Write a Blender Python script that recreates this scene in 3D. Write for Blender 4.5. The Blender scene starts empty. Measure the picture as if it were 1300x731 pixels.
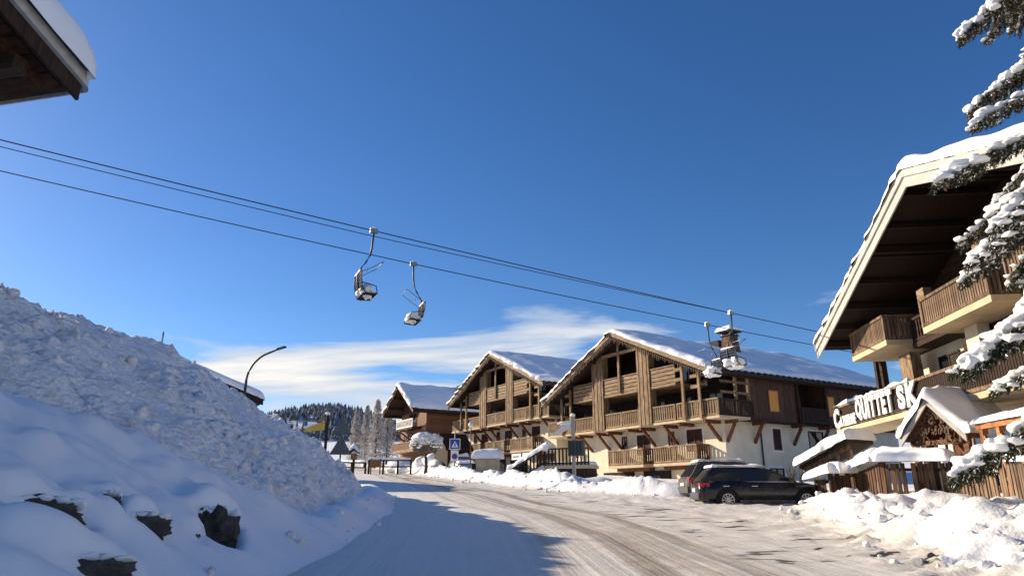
import bpy, bmesh, math, random
import numpy as np
from mathutils import Vector, Matrix

R = math.radians
PI = math.pi
random.seed(7)
S = bpy.context.scene
COL = S.collection

# ------------------------------------------------------------------ camera
cam = bpy.data.cameras.new("camera")
cam.sensor_width = 36.0
cam.lens = 24.04
cam.clip_end = 6000
camo = bpy.data.objects.new("camera", cam)
COL.objects.link(camo)
camo.location = (0, 0, 1.6)
camo.rotation_euler = (R(90 + 16.83), 0, 0)
S.camera = camo

# ------------------------------------------------------------------ light
SUN_AZ, SUN_EL = -61.0, 21.5            # azimuth from +Y towards +X, elevation
sdir = Vector((math.sin(R(SUN_AZ)) * math.cos(R(SUN_EL)), math.cos(R(SUN_AZ)) * math.cos(R(SUN_EL)), math.sin(R(SUN_EL))))
sun = bpy.data.lights.new("sun", 'SUN')
sun.energy = 4.8
sun.angle = R(0.5)
sun.color = (1.0, 0.84, 0.62)
suno = bpy.data.objects.new("sun", sun)
COL.objects.link(suno)
suno.rotation_euler = sdir.to_track_quat('Z', 'Y').to_euler()
suno.location = (-30, 10, 40)

W = bpy.data.worlds.new("World")
S.world = W
W.use_nodes = True
nt = W.node_tree
nt.nodes.clear()
N = nt.nodes.new
L = nt.links.new
out = N('ShaderNodeOutputWorld')
bg = N('ShaderNodeBackground')
bg.inputs['Strength'].default_value = 0.090
sky = N('ShaderNodeTexSky')
sky.sky_type = 'NISHITA'
sky.sun_disc = False
sky.sun_elevation = R(SUN_EL)
sky.sun_rotation = R(SUN_AZ)
sky.altitude = 1650
sky.air_density = 1.0
sky.dust_density = 0.6
sky.ozone_density = 3.0
def mth(op, a, b=None, c=None):
    n = N('ShaderNodeMath'); n.operation = op
    for i, v in enumerate((a, b, c)):
        if v is None: continue
        if isinstance(v, (int, float)): n.inputs[i].default_value = v
        else: L(v, n.inputs[i])
    return n.outputs[0]
tc = N('ShaderNodeTexCoord')
sep = N('ShaderNodeSeparateXYZ')
L(tc.outputs['Generated'], sep.inputs[0])
zz = mth('ADD', mth('MAXIMUM', sep.outputs['Z'], 0.0), 0.10)
px = mth('DIVIDE', sep.outputs['X'], zz)
py = mth('DIVIDE', sep.outputs['Y'], zz)
cmb = N('ShaderNodeCombineXYZ')
L(px, cmb.inputs[0]); L(py, cmb.inputs[1])
mp = N('ShaderNodeMapping')
mp.inputs['Location'].default_value = (5.3, 1.4, 0.0)
mp.inputs['Rotation'].default_value = (0, 0, R(8))
mp.inputs['Scale'].default_value = (0.5, 1.05, 1.0)
L(cmb.outputs[0], mp.inputs[0])
nz = N('ShaderNodeTexNoise')
nz.inputs['Scale'].default_value = 1.15
nz.inputs['Detail'].default_value = 9
nz.inputs['Roughness'].default_value = 0.56
nz.inputs['Distortion'].default_value = 0.5
L(mp.outputs[0], nz.inputs['Vector'])
# clouds sit in a low band all round the horizon
def ramp(v, stops):
    r = N('ShaderNodeValToRGB')
    el = r.color_ramp.elements
    while len(el) < len(stops): el.new(0.5)
    for e, (p, c) in zip(el, stops):
        e.position = p
        e.color = (c, c, c, 1) if isinstance(c, (int, float)) else (*c, 1)
    L(v, r.inputs[0])
    return r.outputs[0]
band = ramp(sep.outputs['Z'], [(0.0, 1.0), (0.155, 1.0), (0.195, 0.55), (0.25, 0.36), (0.32, 0.0)])
dens = mth('ADD', nz.outputs['Fac'], mth('MULTIPLY', mth('SUBTRACT', band, 1.0), 0.26))
cl = ramp(dens, [(0.40, 0.0), (0.45, 0.55), (0.51, 1.0)])
cl2 = mth('MULTIPLY', cl, mth('MINIMUM', mth('MULTIPLY', band, 2.0), 0.96))
ccol = N('ShaderNodeMixRGB')
ccol.inputs[1].default_value = (4.2, 4.8, 5.6, 1)
ccol.inputs[2].default_value = (8.4, 7.8, 6.8, 1)
L(ramp(dens, [(0.50, 0.15), (0.68, 1.0)]), ccol.inputs[0])
mx = N('ShaderNodeMixRGB')
hsv = N('ShaderNodeHueSaturation')
hsv.inputs['Saturation'].default_value = 1.22
hsv.inputs['Hue'].default_value = 0.507
L(sky.outputs[0], hsv.inputs['Color'])
L(cl2, mx.inputs[0]); L(hsv.outputs[0], mx.inputs[1]); L(ccol.outputs[0], mx.inputs[2])
L(mx.outputs[0], bg.inputs['Color'])
L(bg.outputs[0], out.inputs[0])

S.view_settings.view_transform = 'Standard'
S.view_settings.look = 'None'
S.view_settings.exposure = 0.68
S.view_settings.gamma = 1.0
S.view_settings.use_curve_mapping = False
S.render.engine = 'CYCLES'
S.cycles.max_bounces = 6
S.cycles.diffuse_bounces = 4
S.cycles.use_denoising = True

# ------------------------------------------------------------------ noise
_rng = np.random.RandomState(11)
_P = _rng.permutation(4096)
_V = _rng.rand(4096) * 2 - 1
def vnoise(x, y, z=0.0):
    x, y, z = np.broadcast_arrays(np.asarray(x, float), np.asarray(y, float), np.asarray(z, float))
    xi, yi, zi = np.floor(x).astype(int), np.floor(y).astype(int), np.floor(z).astype(int)
    fx, fy, fz = x - xi, y - yi, z - zi
    fx, fy, fz = [t * t * t * (t * (t * 6 - 15) + 10) for t in (fx, fy, fz)]
    def h(a, b, c):
        return _V[_P[(_P[(_P[a & 4095] + b) & 4095] + c) & 4095]]
    r = 0
    for dx in (0, 1):
        for dy in (0, 1):
            for dz in (0, 1):
                w = (fx if dx else 1 - fx) * (fy if dy else 1 - fy) * (fz if dz else 1 - fz)
                r = r + w * h(xi + dx, yi + dy, zi + dz)
    return r
def fbm(x, y, z=0.0, o=4, g=0.5):
    r, a = 0, 1.0
    for k in range(o):
        r = r + a * vnoise(np.asarray(x) * 2 ** k + 17.3 * k, np.asarray(y) * 2 ** k + 5.1 * k, np.asarray(z) * 2 ** k)
        a *= g
    return r
def sstep(a, b, x):
    t = np.clip((np.asarray(x, float) - a) / (b - a), 0, 1)
    return t * t * (3 - 2 * t)

# ------------------------------------------------------------------ materials
MATS = {}
def mat(name, c1, c2=None, scale=4.0, rough=0.8, bump=0.0, bscale=None, stretch=(1, 1, 1), metal=0.0, spec=0.3, detail=5, contrast=(0.35, 0.65), bdist=0.02, noise_w=0.0):
    m = bpy.data.materials.new(name)
    m.use_nodes = True
    t = m.node_tree
    b = t.nodes['Principled BSDF']
    b.inputs['Roughness'].default_value = rough
    b.inputs['Metallic'].default_value = metal
    b.inputs['Specular IOR Level'].default_value = spec
    b.inputs['Base Color'].default_value = (*c1, 1)
    co = t.nodes.new('ShaderNodeTexCoord')
    mpn = t.nodes.new('ShaderNodeMapping')
    mpn.inputs['Scale'].default_value = stretch
    t.links.new(co.outputs['Object'], mpn.inputs[0])
    if c2 is not None:
        n = t.nodes.new('ShaderNodeTexNoise')
        n.inputs['Scale'].default_value = scale
        n.inputs['Detail'].default_value = detail
        t.links.new(mpn.outputs[0], n.inputs['Vector'])
        r = t.nodes.new('ShaderNodeValToRGB')
        r.color_ramp.elements[0].position = contrast[0]
        r.color_ramp.elements[1].position = contrast[1]
        r.color_ramp.elements[0].color = (*c1, 1)
        r.color_ramp.elements[1].color = (*c2, 1)
        t.links.new(n.outputs['Fac'], r.inputs[0])
        # each object of a kind takes a slightly different tone
        oi = t.nodes.new('ShaderNodeObjectInfo')
        hs = t.nodes.new('ShaderNodeHueSaturation')
        mr = t.nodes.new('ShaderNodeMapRange')
        mr.inputs['To Min'].default_value = 1 - noise_w
        mr.inputs['To Max'].default_value = 1 + noise_w
        t.links.new(oi.outputs['Random'], mr.inputs['Value'])
        t.links.new(mr.outputs[0], hs.inputs['Value'])
        t.links.new(r.outputs[0], hs.inputs['Color'])
        t.links.new(hs.outputs[0], b.inputs['Base Color'])
    if bump > 0:
        n2 = t.nodes.new('ShaderNodeTexNoise')
        n2.inputs['Scale'].default_value = bscale or scale * 3
        n2.inputs['Detail'].default_value = 6
        t.links.new(mpn.outputs[0], n2.inputs['Vector'])
        bp = t.nodes.new('ShaderNodeBump')
        bp.inputs['Strength'].default_value = bump
        bp.inputs['Distance'].default_value = bdist
        t.links.new(n2.outputs['Fac'], bp.inputs['Height'])
        t.links.new(bp.outputs[0], b.inputs['Normal'])
    MATS[name] = m
    return m
SN1, SN2 = (0.87, 0.88, 0.89), (0.93, 0.93, 0.93)
mat('snow', SN1, SN2, 1.2, 0.65, 0.45, 14, bdist=0.05, spec=0.25)
mat('snow_soft', (0.90, 0.905, 0.91), (0.94, 0.94, 0.94), 0.7, 0.6, 0.18, 5, bdist=0.05, spec=0.25)
mat('snow_clump', (0.72, 0.68, 0.63), (0.93, 0.92, 0.91), 1.9, 0.75, 1.0, 7.0, bdist=0.14, spec=0.2, contrast=(0.27, 0.50))
mat('snow_tree', (0.84, 0.85, 0.86), (0.89, 0.89, 0.89), 3, 0.6, 0.4, 20, bdist=0.02, spec=0.25)
mat('wood_v', (0.095, 0.055, 0.030), (0.34, 0.23, 0.135), 5, 0.8, 0.4, 18, (3, 3, 0.35), noise_w=0.12)
mat('wood_h', (0.15, 0.094, 0.054), (0.34, 0.24, 0.145), 5, 0.8, 0.4, 18, (0.35, 3, 3), noise_w=0.10)
mat('wood_grey_v', (0.085, 0.052, 0.033), (0.27, 0.185, 0.12), 5, 0.85, 0.5, 18, (3, 3, 0.3), noise_w=0.30)
mat('wood_fence', (0.035, 0.018, 0.011), (0.15, 0.085, 0.05), 4, 0.85, 0.6, 20, (4, 4, 0.3), noise_w=0.45)
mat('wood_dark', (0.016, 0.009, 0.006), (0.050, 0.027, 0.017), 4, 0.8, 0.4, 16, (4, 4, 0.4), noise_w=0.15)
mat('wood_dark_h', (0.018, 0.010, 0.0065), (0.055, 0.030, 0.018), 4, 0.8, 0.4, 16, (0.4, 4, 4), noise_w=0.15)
mat('wood_red', (0.10, 0.032, 0.017), (0.19, 0.062, 0.032), 4, 0.75, 0.3, 14, noise_w=0.15)
mat('wood_orange', (0.34, 0.13, 0.045), (0.50, 0.22, 0.085), 4, 0.7, 0.3, 14, (3, 3, 0.4), noise_w=0.1)
mat('wood_warm', (0.12, 0.050, 0.025), (0.23, 0.108, 0.055), 4, 0.75, 0.3, 14, (1, 3, 3), noise_w=0.15)
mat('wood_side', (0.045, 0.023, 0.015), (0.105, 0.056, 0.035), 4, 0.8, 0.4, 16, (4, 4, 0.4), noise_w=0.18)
mat('pane_glow_orange', (0.62, 0.25, 0.04), (0.78, 0.36, 0.07), 3, 0.6, 0.2, 12, (3, 3, 0.4))  # orange glow of the side windows put into the pane colour, no emission
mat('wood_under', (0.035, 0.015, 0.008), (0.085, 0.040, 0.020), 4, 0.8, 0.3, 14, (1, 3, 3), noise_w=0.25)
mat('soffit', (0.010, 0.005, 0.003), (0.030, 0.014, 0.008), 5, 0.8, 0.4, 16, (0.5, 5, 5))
mat('stucco', (0.60, 0.53, 0.40), (0.70, 0.63, 0.49), 1.3, 0.9, 0.3, 40, bdist=0.01)
mat('stucco_white', (0.60, 0.56, 0.49), (0.70, 0.66, 0.59), 1.5, 0.9, 0.2, 40, bdist=0.01)
mat('slab_cream', (0.48, 0.38, 0.24), (0.58, 0.47, 0.31), 2.0, 0.85, 0.2, 30, bdist=0.01)
mat('trim_white', (0.72, 0.69, 0.63), (0.80, 0.77, 0.71), 3, 0.7)
mat('fascia_zinc', (0.40, 0.385, 0.35), (0.50, 0.485, 0.44), 2, 0.6, 0.15, 10, (0.6, 3, 3))
mat('tile', (0.035, 0.032, 0.034), (0.07, 0.06, 0.06), 6, 0.85, 0.3, 20)
mat('iron', (0.022, 0.022, 0.025), (0.04, 0.04, 0.045), 10, 0.55, spec=0.4)
mat('steel', (0.20, 0.21, 0.22), (0.30, 0.31, 0.32), 12, 0.45, metal=0.7)
mat('sign_grey', (0.07, 0.085, 0.085), (0.11, 0.125, 0.125), 6, 0.6, metal=0.3)
mat('cable', (0.012, 0.014, 0.02), (0.02, 0.022, 0.028), 20, 0.5)
mat('rock', (0.028, 0.023, 0.020), (0.11, 0.092, 0.078), 3.5, 0.9, 1.0, 6, bdist=0.15, contrast=(0.3, 0.7))
mat('bark', (0.045, 0.030, 0.02), (0.11, 0.08, 0.06), 8, 0.9, 0.8, 20, (3, 3, 0.5))
mat('needle', (0.016, 0.024, 0.009), (0.060, 0.062, 0.026), 2.5, 0.6, spec=0.3)
mat('cone', (0.13, 0.065, 0.03), (0.24, 0.13, 0.07), 8, 0.8)
mat('larch', (0.26, 0.225, 0.185), (0.70, 0.67, 0.63), 3.0, 0.9, contrast=(0.3, 0.6))
mat('forest', (0.055, 0.065, 0.072), (0.36, 0.39, 0.43), 0.3, 0.9, contrast=(0.40, 0.66))
mat('twig', (0.10, 0.075, 0.06), (0.28, 0.25, 0.23), 6, 0.9)
mat('car_black', (0.010, 0.011, 0.014), (0.045, 0.043, 0.042), 2.2, 0.24, spec=0.5, contrast=(0.50, 0.80))
mat('car_dirt', (0.05, 0.048, 0.046), (0.11, 0.105, 0.10), 5, 0.7)
mat('car_silver', (0.32, 0.34, 0.36), (0.38, 0.40, 0.42), 3, 0.3, metal=0.3, spec=0.5)
mat('rubber', (0.014, 0.014, 0.014), (0.03, 0.03, 0.03), 12, 0.9)
mat('alloy', (0.42, 0.42, 0.42), (0.55, 0.55, 0.55), 9, 0.35, metal=0.7)
mat('lamp_red', (0.42, 0.012, 0.012), (0.55, 0.02, 0.02), 12, 0.25, spec=0.5)
mat('lamp_clear', (0.55, 0.56, 0.58), (0.65, 0.66, 0.68), 12, 0.15, spec=0.6)
mat('plastic_black', (0.018, 0.018, 0.019), (0.028, 0.028, 0.029), 12, 0.9, spec=0.08)
mat('letter', (0.80, 0.78, 0.74), (0.86, 0.84, 0.80), 8, 0.6)
mat('sign_blue', (0.02, 0.07, 0.34), (0.025, 0.085, 0.38), 4, 0.4)
mat('sign_white', (0.75, 0.75, 0.75), (0.80, 0.80, 0.80), 4, 0.4)
mat('sign_yellow', (0.55, 0.36, 0.05), (0.66, 0.45, 0.08), 4, 0.6)
mat('sign_brown', (0.20, 0.085, 0.03), (0.27, 0.12, 0.045), 4, 0.7)
mat('concrete', (0.34, 0.31, 0.26), (0.46, 0.42, 0.36), 3, 0.9, 0.3, 30)
mat('globe', (0.72, 0.70, 0.66), (0.80, 0.78, 0.74), 5, 0.35)
def glassmat(name, col, rough=0.08):
    m = mat(name, col, None, rough=rough, spec=0.6)
    return m
glassmat('glass_dark', (0.015, 0.018, 0.022))
glassmat('glass_blue', (0.05, 0.08, 0.12))

# ------------------------------------------------------------------ mesh helpers
class MB:
    def __init__(s): s.v = []; s.f = []
    def add(s, vs, fs):
        o = len(s.v)
        s.v.extend([tuple(map(float, p)) for p in vs])
        s.f.extend([tuple(i + o for i in q) for q in fs])
        return s
    def box(s, x0, x1, y0, y1, z0, z1):
        return s.add([(x0, y0, z0), (x1, y0, z0), (x1, y1, z0), (x0, y1, z0), (x0, y0, z1), (x1, y0, z1), (x1, y1, z1), (x0, y1, z1)],
                     [(0, 3, 2, 1), (4, 5, 6, 7), (0, 1, 5, 4), (1, 2, 6, 5), (2, 3, 7, 6), (3, 0, 4, 7)])
    def beam(s, a, b, w, h, up=(0, 0, 1)):
        a, b, up = Vector(a), Vector(b), Vector(up)
        d = (b - a).normalized()
        sd = d.cross(up)
        if sd.length < 1e-4: sd = d.cross(Vector((1, 0, 0)))
        sd.normalize()
        u = sd.cross(d)
        vs = []
        for p in (a, b):
            for i, j in ((-1, -1), (1, -1), (1, 1), (-1, 1)):
                vs.append(p + sd * (i * w / 2) + u * (j * h / 2))
        return s.add(vs, [(3, 2, 1, 0), (4, 5, 6, 7), (0, 1, 5, 4), (1, 2, 6, 5), (2, 3, 7, 6), (3, 0, 4, 7)])
    def tube(s, pts, r, n=8, cap=True):
        pts = [Vector(p) for p in pts]
        rs = r if isinstance(r, (list, tuple)) else [r] * len(pts)
        o = len(s.v)
        for i, p in enumerate(pts):
            d = (pts[min(i + 1, len(pts) - 1)] - pts[max(i - 1, 0)]).normalized()
            ref = Vector((0, 0, 1)) if abs(d.z) < 0.9 else Vector((1, 0, 0))
            a = d.cross(ref).normalized()
            b = d.cross(a)
            for k in range(n):
                t = 2 * PI * k / n
                s.v.append(tuple(p + (a * math.cos(t) + b * math.sin(t)) * rs[i]))
        for i in range(len(pts) - 1):
            for k in range(n):
                k2 = (k + 1) % n
                s.f.append((o + i * n + k, o + i * n + k2, o + (i + 1) * n + k2, o + (i + 1) * n + k))
        if cap:
            s.f.append(tuple(o + k for k in reversed(range(n))))
            e = o + (len(pts) - 1) * n
            s.f.append(tuple(e + k for k in range(n)))
        return s
    def prism(s, poly, a, b, axis='y'):
        # poly: 2D points; extruded from a to b along axis ('y': points are x,z ; 'x': points are y,z ; 'z': points are x,y)
        n = len(poly)
        def P(p, t):
            return {'y': (p[0], t, p[1]), 'x': (t, p[0], p[1]), 'z': (p[0], p[1], t)}[axis]
        vs = [P(p, a) for p in poly] + [P(p, b) for p in poly]
        fs = [tuple(range(n)), tuple(range(2 * n - 1, n - 1, -1))]
        fs += [(i, i + n, (i + 1) % n + n, (i + 1) % n) for i in range(n)]
        return s.add(vs, fs)
    def mesh(s, name, smooth=False):
        me = bpy.data.meshes.new(name)
        me.from_pydata(s.v, [], s.f)
        me.update()
        bm = bmesh.new(); bm.from_mesh(me)
        bmesh.ops.recalc_face_normals(bm, faces=bm.faces)
        bm.to_mesh(me); bm.free()
        if smooth:
            me.polygons.foreach_set('use_smooth', [True] * len(me.polygons))
        return me
    def build(s, name, m, parent=None, smooth=False, loc=None):
        return link(name, s.mesh(name, smooth), m, parent, loc)
def link(name, me, m, parent=None, loc=None, rot=None):
    if m is not None and not me.materials:
        me.materials.append(MATS[m] if isinstance(m, str) else m)
    o = bpy.data.objects.new(name, me)
    COL.objects.link(o)
    if parent is not None: o.parent = parent
    if loc is not None: o.location = loc
    if rot is not None: o.rotation_euler = rot
    return o
def tag(o, label=None, cat=None, group=None, kind=None):
    if label: o['label'] = label
    if cat: o['category'] = cat
    if group: o['group'] = group
    if kind: o['kind'] = kind
    return o
def thing(name, label, cat, loc=(0, 0, 0), rotz=0.0, group=None):
    o = bpy.data.objects.new(name, None)
    COL.objects.link(o)
    o.location = loc
    o.rotation_euler = (0, 0, rotz)
    o.empty_display_size = 0.2
    return tag(o, label, cat, group)
def grid_mesh(name, X, Y, Z, mask=None, smooth=True):
    """X, Y, Z: 2D arrays (ni, nj); mask: (ni-1, nj-1) faces to keep"""
    ni, nj = X.shape
    co = np.stack([X, Y, Z], -1).reshape(-1, 3)
    idx = np.arange(ni * nj).reshape(ni, nj)
    q = np.stack([idx[:-1, :-1], idx[1:, :-1], idx[1:, 1:], idx[:-1, 1:]], -1).reshape(-1, 4)
    if mask is not None:
        q = q[mask.reshape(-1)]
        used = np.unique(q)
        rm = np.zeros(ni * nj, int); rm[used] = np.arange(len(used))
        co = co[used]; q = rm[q]
    me = bpy.data.meshes.new(name)
    me.vertices.add(len(co)); me.vertices.foreach_set('co', co.ravel())
    me.loops.add(q.size); me.loops.foreach_set('vertex_index', q.ravel())
    me.polygons.add(len(q))
    me.polygons.foreach_set('loop_start', np.arange(0, q.size, 4))
    me.polygons.foreach_set('loop_total', np.full(len(q), 4))
    me.update(); me.validate()
    if smooth: me.polygons.foreach_set('use_smooth', [True] * len(me.polygons))
    return me
def graded(a, b, r, n_in, n_edge=6):
    e = r * (1 - np.cos(np.linspace(0, PI / 2, n_edge)))
    mid = np.linspace(a + r, b - r, n_in)[1:-1]
    return np.concatenate([a + e, mid, (b - e)[::-1]])
def snow_pad(name, x0, x1, y0, y1, base, h, seed=0, parent=None, r=None, amp=0.12, fr=1.2, res=0.4, material='snow_soft', lump=0.05, loc=None):
    """a pillow of snow over a rectangle: rounded rim, uneven top; base: z or function of x, y arrays"""
    r = r or h * 0.8
    r = min(r, (x1 - x0) * 0.45, (y1 - y0) * 0.45)
    xs = graded(x0, x1, r, max(4, int((x1 - x0) / res)))
    ys = graded(y0, y1, r, max(4, int((y1 - y0) / res)))
    X, Y = np.meshgrid(xs, ys, indexing='ij')
    d = np.minimum(np.minimum(X - x0, x1 - X), np.minimum(Y - y0, y1 - Y))
    t = np.clip(d / r, 0, 1)
    prof = np.sqrt(np.maximum(0, 1 - (1 - t) ** 2))
    n = fbm(X * fr + seed * 3.7, Y * fr + seed * 1.9, seed, 3)
    H = h * (1 + amp * 2 * n) * prof
    # ragged rim
    k = (1 - t)
    wob = fbm(X * 2.6 + seed, Y * 2.6, seed + 3, 3) * lump * k
    cx, cy = (x0 + x1) / 2, (y0 + y1) / 2
    ex = np.where(np.minimum(X - x0, x1 - X) <= np.minimum(Y - y0, y1 - Y), np.sign(X - cx), 0)
    ey = np.where(np.minimum(X - x0, x1 - X) > np.minimum(Y - y0, y1 - Y), np.sign(Y - cy), 0)
    B = base(X, Y) if callable(base) else np.full(X.shape, float(base))
    me = grid_mesh(name, X + ex * wob, Y + ey * wob, B + H + 0.004)
    return link(name, me, material, parent, loc)

# ================================================================== terrain
GY = [-400, 0, 100, 130, 200, 400, 700, 1200, 6000]
GZ = [-20, 0, 5.0, 6.7, 11.2, 27.5, 54, 56, 56]
RY = [-60, 5, 10, 16, 21, 25, 32, 40, 48, 60, 79, 100, 130, 300]
RX = [2.8, 2.8, 2.2, 1.8, 1.1, -0.2, -1.8, -4.0, -6.2, -9.5, -14.5, -21, -33, -110]
EY = [-60, 3, 10, 13, 22, 30.7, 34, 38, 48, 60, 79, 100, 130, 300]
EX = [-3.0, -3.0, -3.1, -3.05, -3.6, -4.9, -6.6, -8.2, -11.5, -14.6, -19.5, -26, -38, -118]
def road_c(Y): return np.interp(Y, RY, RX)
def road_l(Y): return np.interp(Y, EY, EX)
# right limit of the cleared road and parking
QY = [-60, 5, 8, 11, 16, 20, 23.5, 24.5, 29.5, 30.5, 34.5, 40, 48, 66, 80, 100, 130, 300]
QX = [6.0, 6.0, 6.2, 6.6, 7.4, 8.3, 9.4, 13.0, 13.0, 6.4, 2.6, 0.2, -2.6, -8.2, -12.6, -18, -29, -104]
def road_r(Y): return np.interp(Y, QY, QX)
def base_z(X, Y):
    return np.interp(Y, GY, GZ)
def clump(X, Y, s=1.0, sd=0):
    a = np.abs(fbm(X * 1.6 / s + sd, Y * 1.6 / s, sd, 3)) * 0.5 + np.maximum(0, fbm(X * 3.8 / s, Y * 3.8 / s + sd, sd, 2)) * 0.28
    return a
def polydist(X, Y, pts):
    best = np.full(X.shape, 1e9); sgn = np.zeros(X.shape)
    for (ax, ay), (bx, by) in zip(pts[:-1], pts[1:]):
        dx, dy = bx - ax, by - ay
        l2 = dx * dx + dy * dy
        t = np.clip(((X - ax) * dx + (Y - ay) * dy) / l2, 0, 1)
        ex, ey = X - ax - t * dx, Y - ay - t * dy
        d = np.hypot(ex, ey)
        cr = dx * ey - dy * ex
        sgn = np.where(d < best, np.sign(cr), sgn)
        best = np.minimum(best, d)
    return best, sgn
def ground_z(X, Y):
    Z = base_z(X, Y)
    d = X - road_r(Y)                       # > 0: off the cleared surface, on the right
    near = sstep(30, 22, Y)
    far = sstep(29.5, 31, Y) * sstep(150, 110, Y)
    # heap thrown up beside the parking
    wid = 1.3 + 0.5 * vnoise(X * 0.0, Y * 0.35, 3)
    hn = 0.34 + 0.20 * vnoise(X * 0.45, Y * 0.45, 1) + 0.20 * vnoise(X * 1.1, Y * 1.1, 2)
    prof = sstep(-0.35, wid, d)
    b = near * prof * (hn + 0.10 * fbm(X * 2.1, Y * 2.1, 33, 3) + (0.36 * clump(X, Y, 1.0, 4) + 0.14 * clump(X, Y, .45, 14)) * sstep(3.4, 0.6, d))
    b += near * 0.55 * np.exp(-(((X - 9.2) / 1.2) ** 2 + ((Y - 12.6) / 1.6) ** 2))
    b += near * 0.30 * np.exp(-(((X - 11.6) / 1.1) ** 2 + ((Y - 20.6) / 0.9) ** 2))
    # bank between road and chalets
    w2 = np.interp(Y, [30, 36, 50, 80, 120], [1.1, 1.3, 1.2, 1.0, 1.0])
    r = np.exp(-((d - w2) / (w2 * 0.62)) ** 2)
    h2 = np.interp(Y, [29, 31, 34, 37, 46, 60, 80], [0.2, 0.42, 0.68, 0.72, 0.58, 0.65, 0.6])
    b2 = far * r * h2 * (0.75 + 0.45 * vnoise(X * 0.5, Y * 0.5, 7) + 0.55 * clump(X, Y, 1.0, 8) + 0.25 * clump(X, Y, .5, 18))
    b2 += far * 0.22 * sstep(0.0, 2.0, d)
    b2 += far * 0.55 * np.exp(-(((X - 4.6) / 1.3) ** 2 + ((Y - 37.2) / 0.9) ** 2)) + far * 0.45 * np.exp(-(((X - 7.2) / 0.8) ** 2 + ((Y - 37.8) / 0.7) ** 2))
    # churned rim of the parking
    rim = np.exp(-((d + 0.1) / 0.8) ** 2) * near * clump(X * 1.5, Y * 1.5, 1.0, 12) * 0.22
    # low bank along the left edge far off
    dl = road_l(Y) - X
    b3 = sstep(33, 40, Y) * sstep(150, 100, Y) * 0.55 * np.exp(-((dl - 1.0) / 0.8) ** 2) * (0.8 + clump(X, Y, 1.2, 5))
    b3 += sstep(0.3, 3, dl) * 0.3 * sstep(120, 60, Y) * sstep(-5, 5, Y)
    und = 0.10 * fbm(X * 0.18, Y * 0.18, 2, 3) * (sstep(0, 2, d) + sstep(0, 2, dl))
    rut = 0.012 * fbm(X * 1.7, Y * 0.7, 6, 3)
    ruf = sstep(2.6, 4.5, X - road_c(Y)) * sstep(34, 30, Y) * 0.03 * fbm(X * 2.2, Y * 2.2, 9, 3)
    # churned snow in front of the parked cars
    ch = np.exp(-(((X - 7.2) / 2.6) ** 2 + ((Y - 27.6) / 3.0) ** 2)) * 0.16 * clump(X * 1.4, Y * 1.4, 1.0, 15)
    Z = Z + b + b2 + rim + b3 + und + rut + ruf + ch
    # wooded hill on the skyline
    hb = 33 * np.exp(-np.abs((X + 205) / 72) ** 2.6) + 9 * np.exp(-((X + 60) / 120) ** 2)
    Z = Z + hb * sstep(560, 780, Y) * sstep(1500, 900, Y)
    return Z

xs = np.concatenate([-np.geomspace(3000, 40, 26), np.linspace(-39, -14.2, 60), np.arange(-14, 20, 0.13), np.linspace(20.2, 45, 40), np.geomspace(48, 3000, 22)])
ys = np.concatenate([[-400, -150, -60, -30, -15, -6, 0, 3], np.arange(5, 12, 0.085), 12 * np.exp(np.arange(0, 2.30, 0.0082)), np.geomspace(121, 900, 90), np.geomspace(950, 6000, 12)])
GXm, GYm = np.meshgrid(xs, ys, indexing='ij')
GZm = ground_z(GXm, GYm)
cx = (GXm[:-1, :-1] + GXm[1:, 1:]) / 2
cy = (GYm[:-1, :-1] + GYm[1:, 1:]) / 2
wob = 0.35 * fbm(cx * 0.9, cy * 0.9, 1, 3)
isroad = (cx > road_l(cy) - 0.1) & (cx < road_r(cy) + 0.15 + wob * 0.6) & (cy < 130)
g = link('ground', grid_mesh('ground', GXm, GYm, GZm, ~isroad), 'snow')
tag(g, kind='structure')
rme = grid_mesh('road', GXm, GYm, GZm, isroad)
uvl = rme.uv_layers.new(name='lane')
co = np.empty(len(rme.vertices) * 3); rme.vertices.foreach_get('co', co); co = co.reshape(-1, 3)
li = np.empty(len(rme.loops), int); rme.loops.foreach_get('vertex_index', li)
uv = np.stack([co[li, 0] - road_c(co[li, 1]), co[li, 1]], -1)
uvl.data.foreach_set('uv', uv.ravel())

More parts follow.
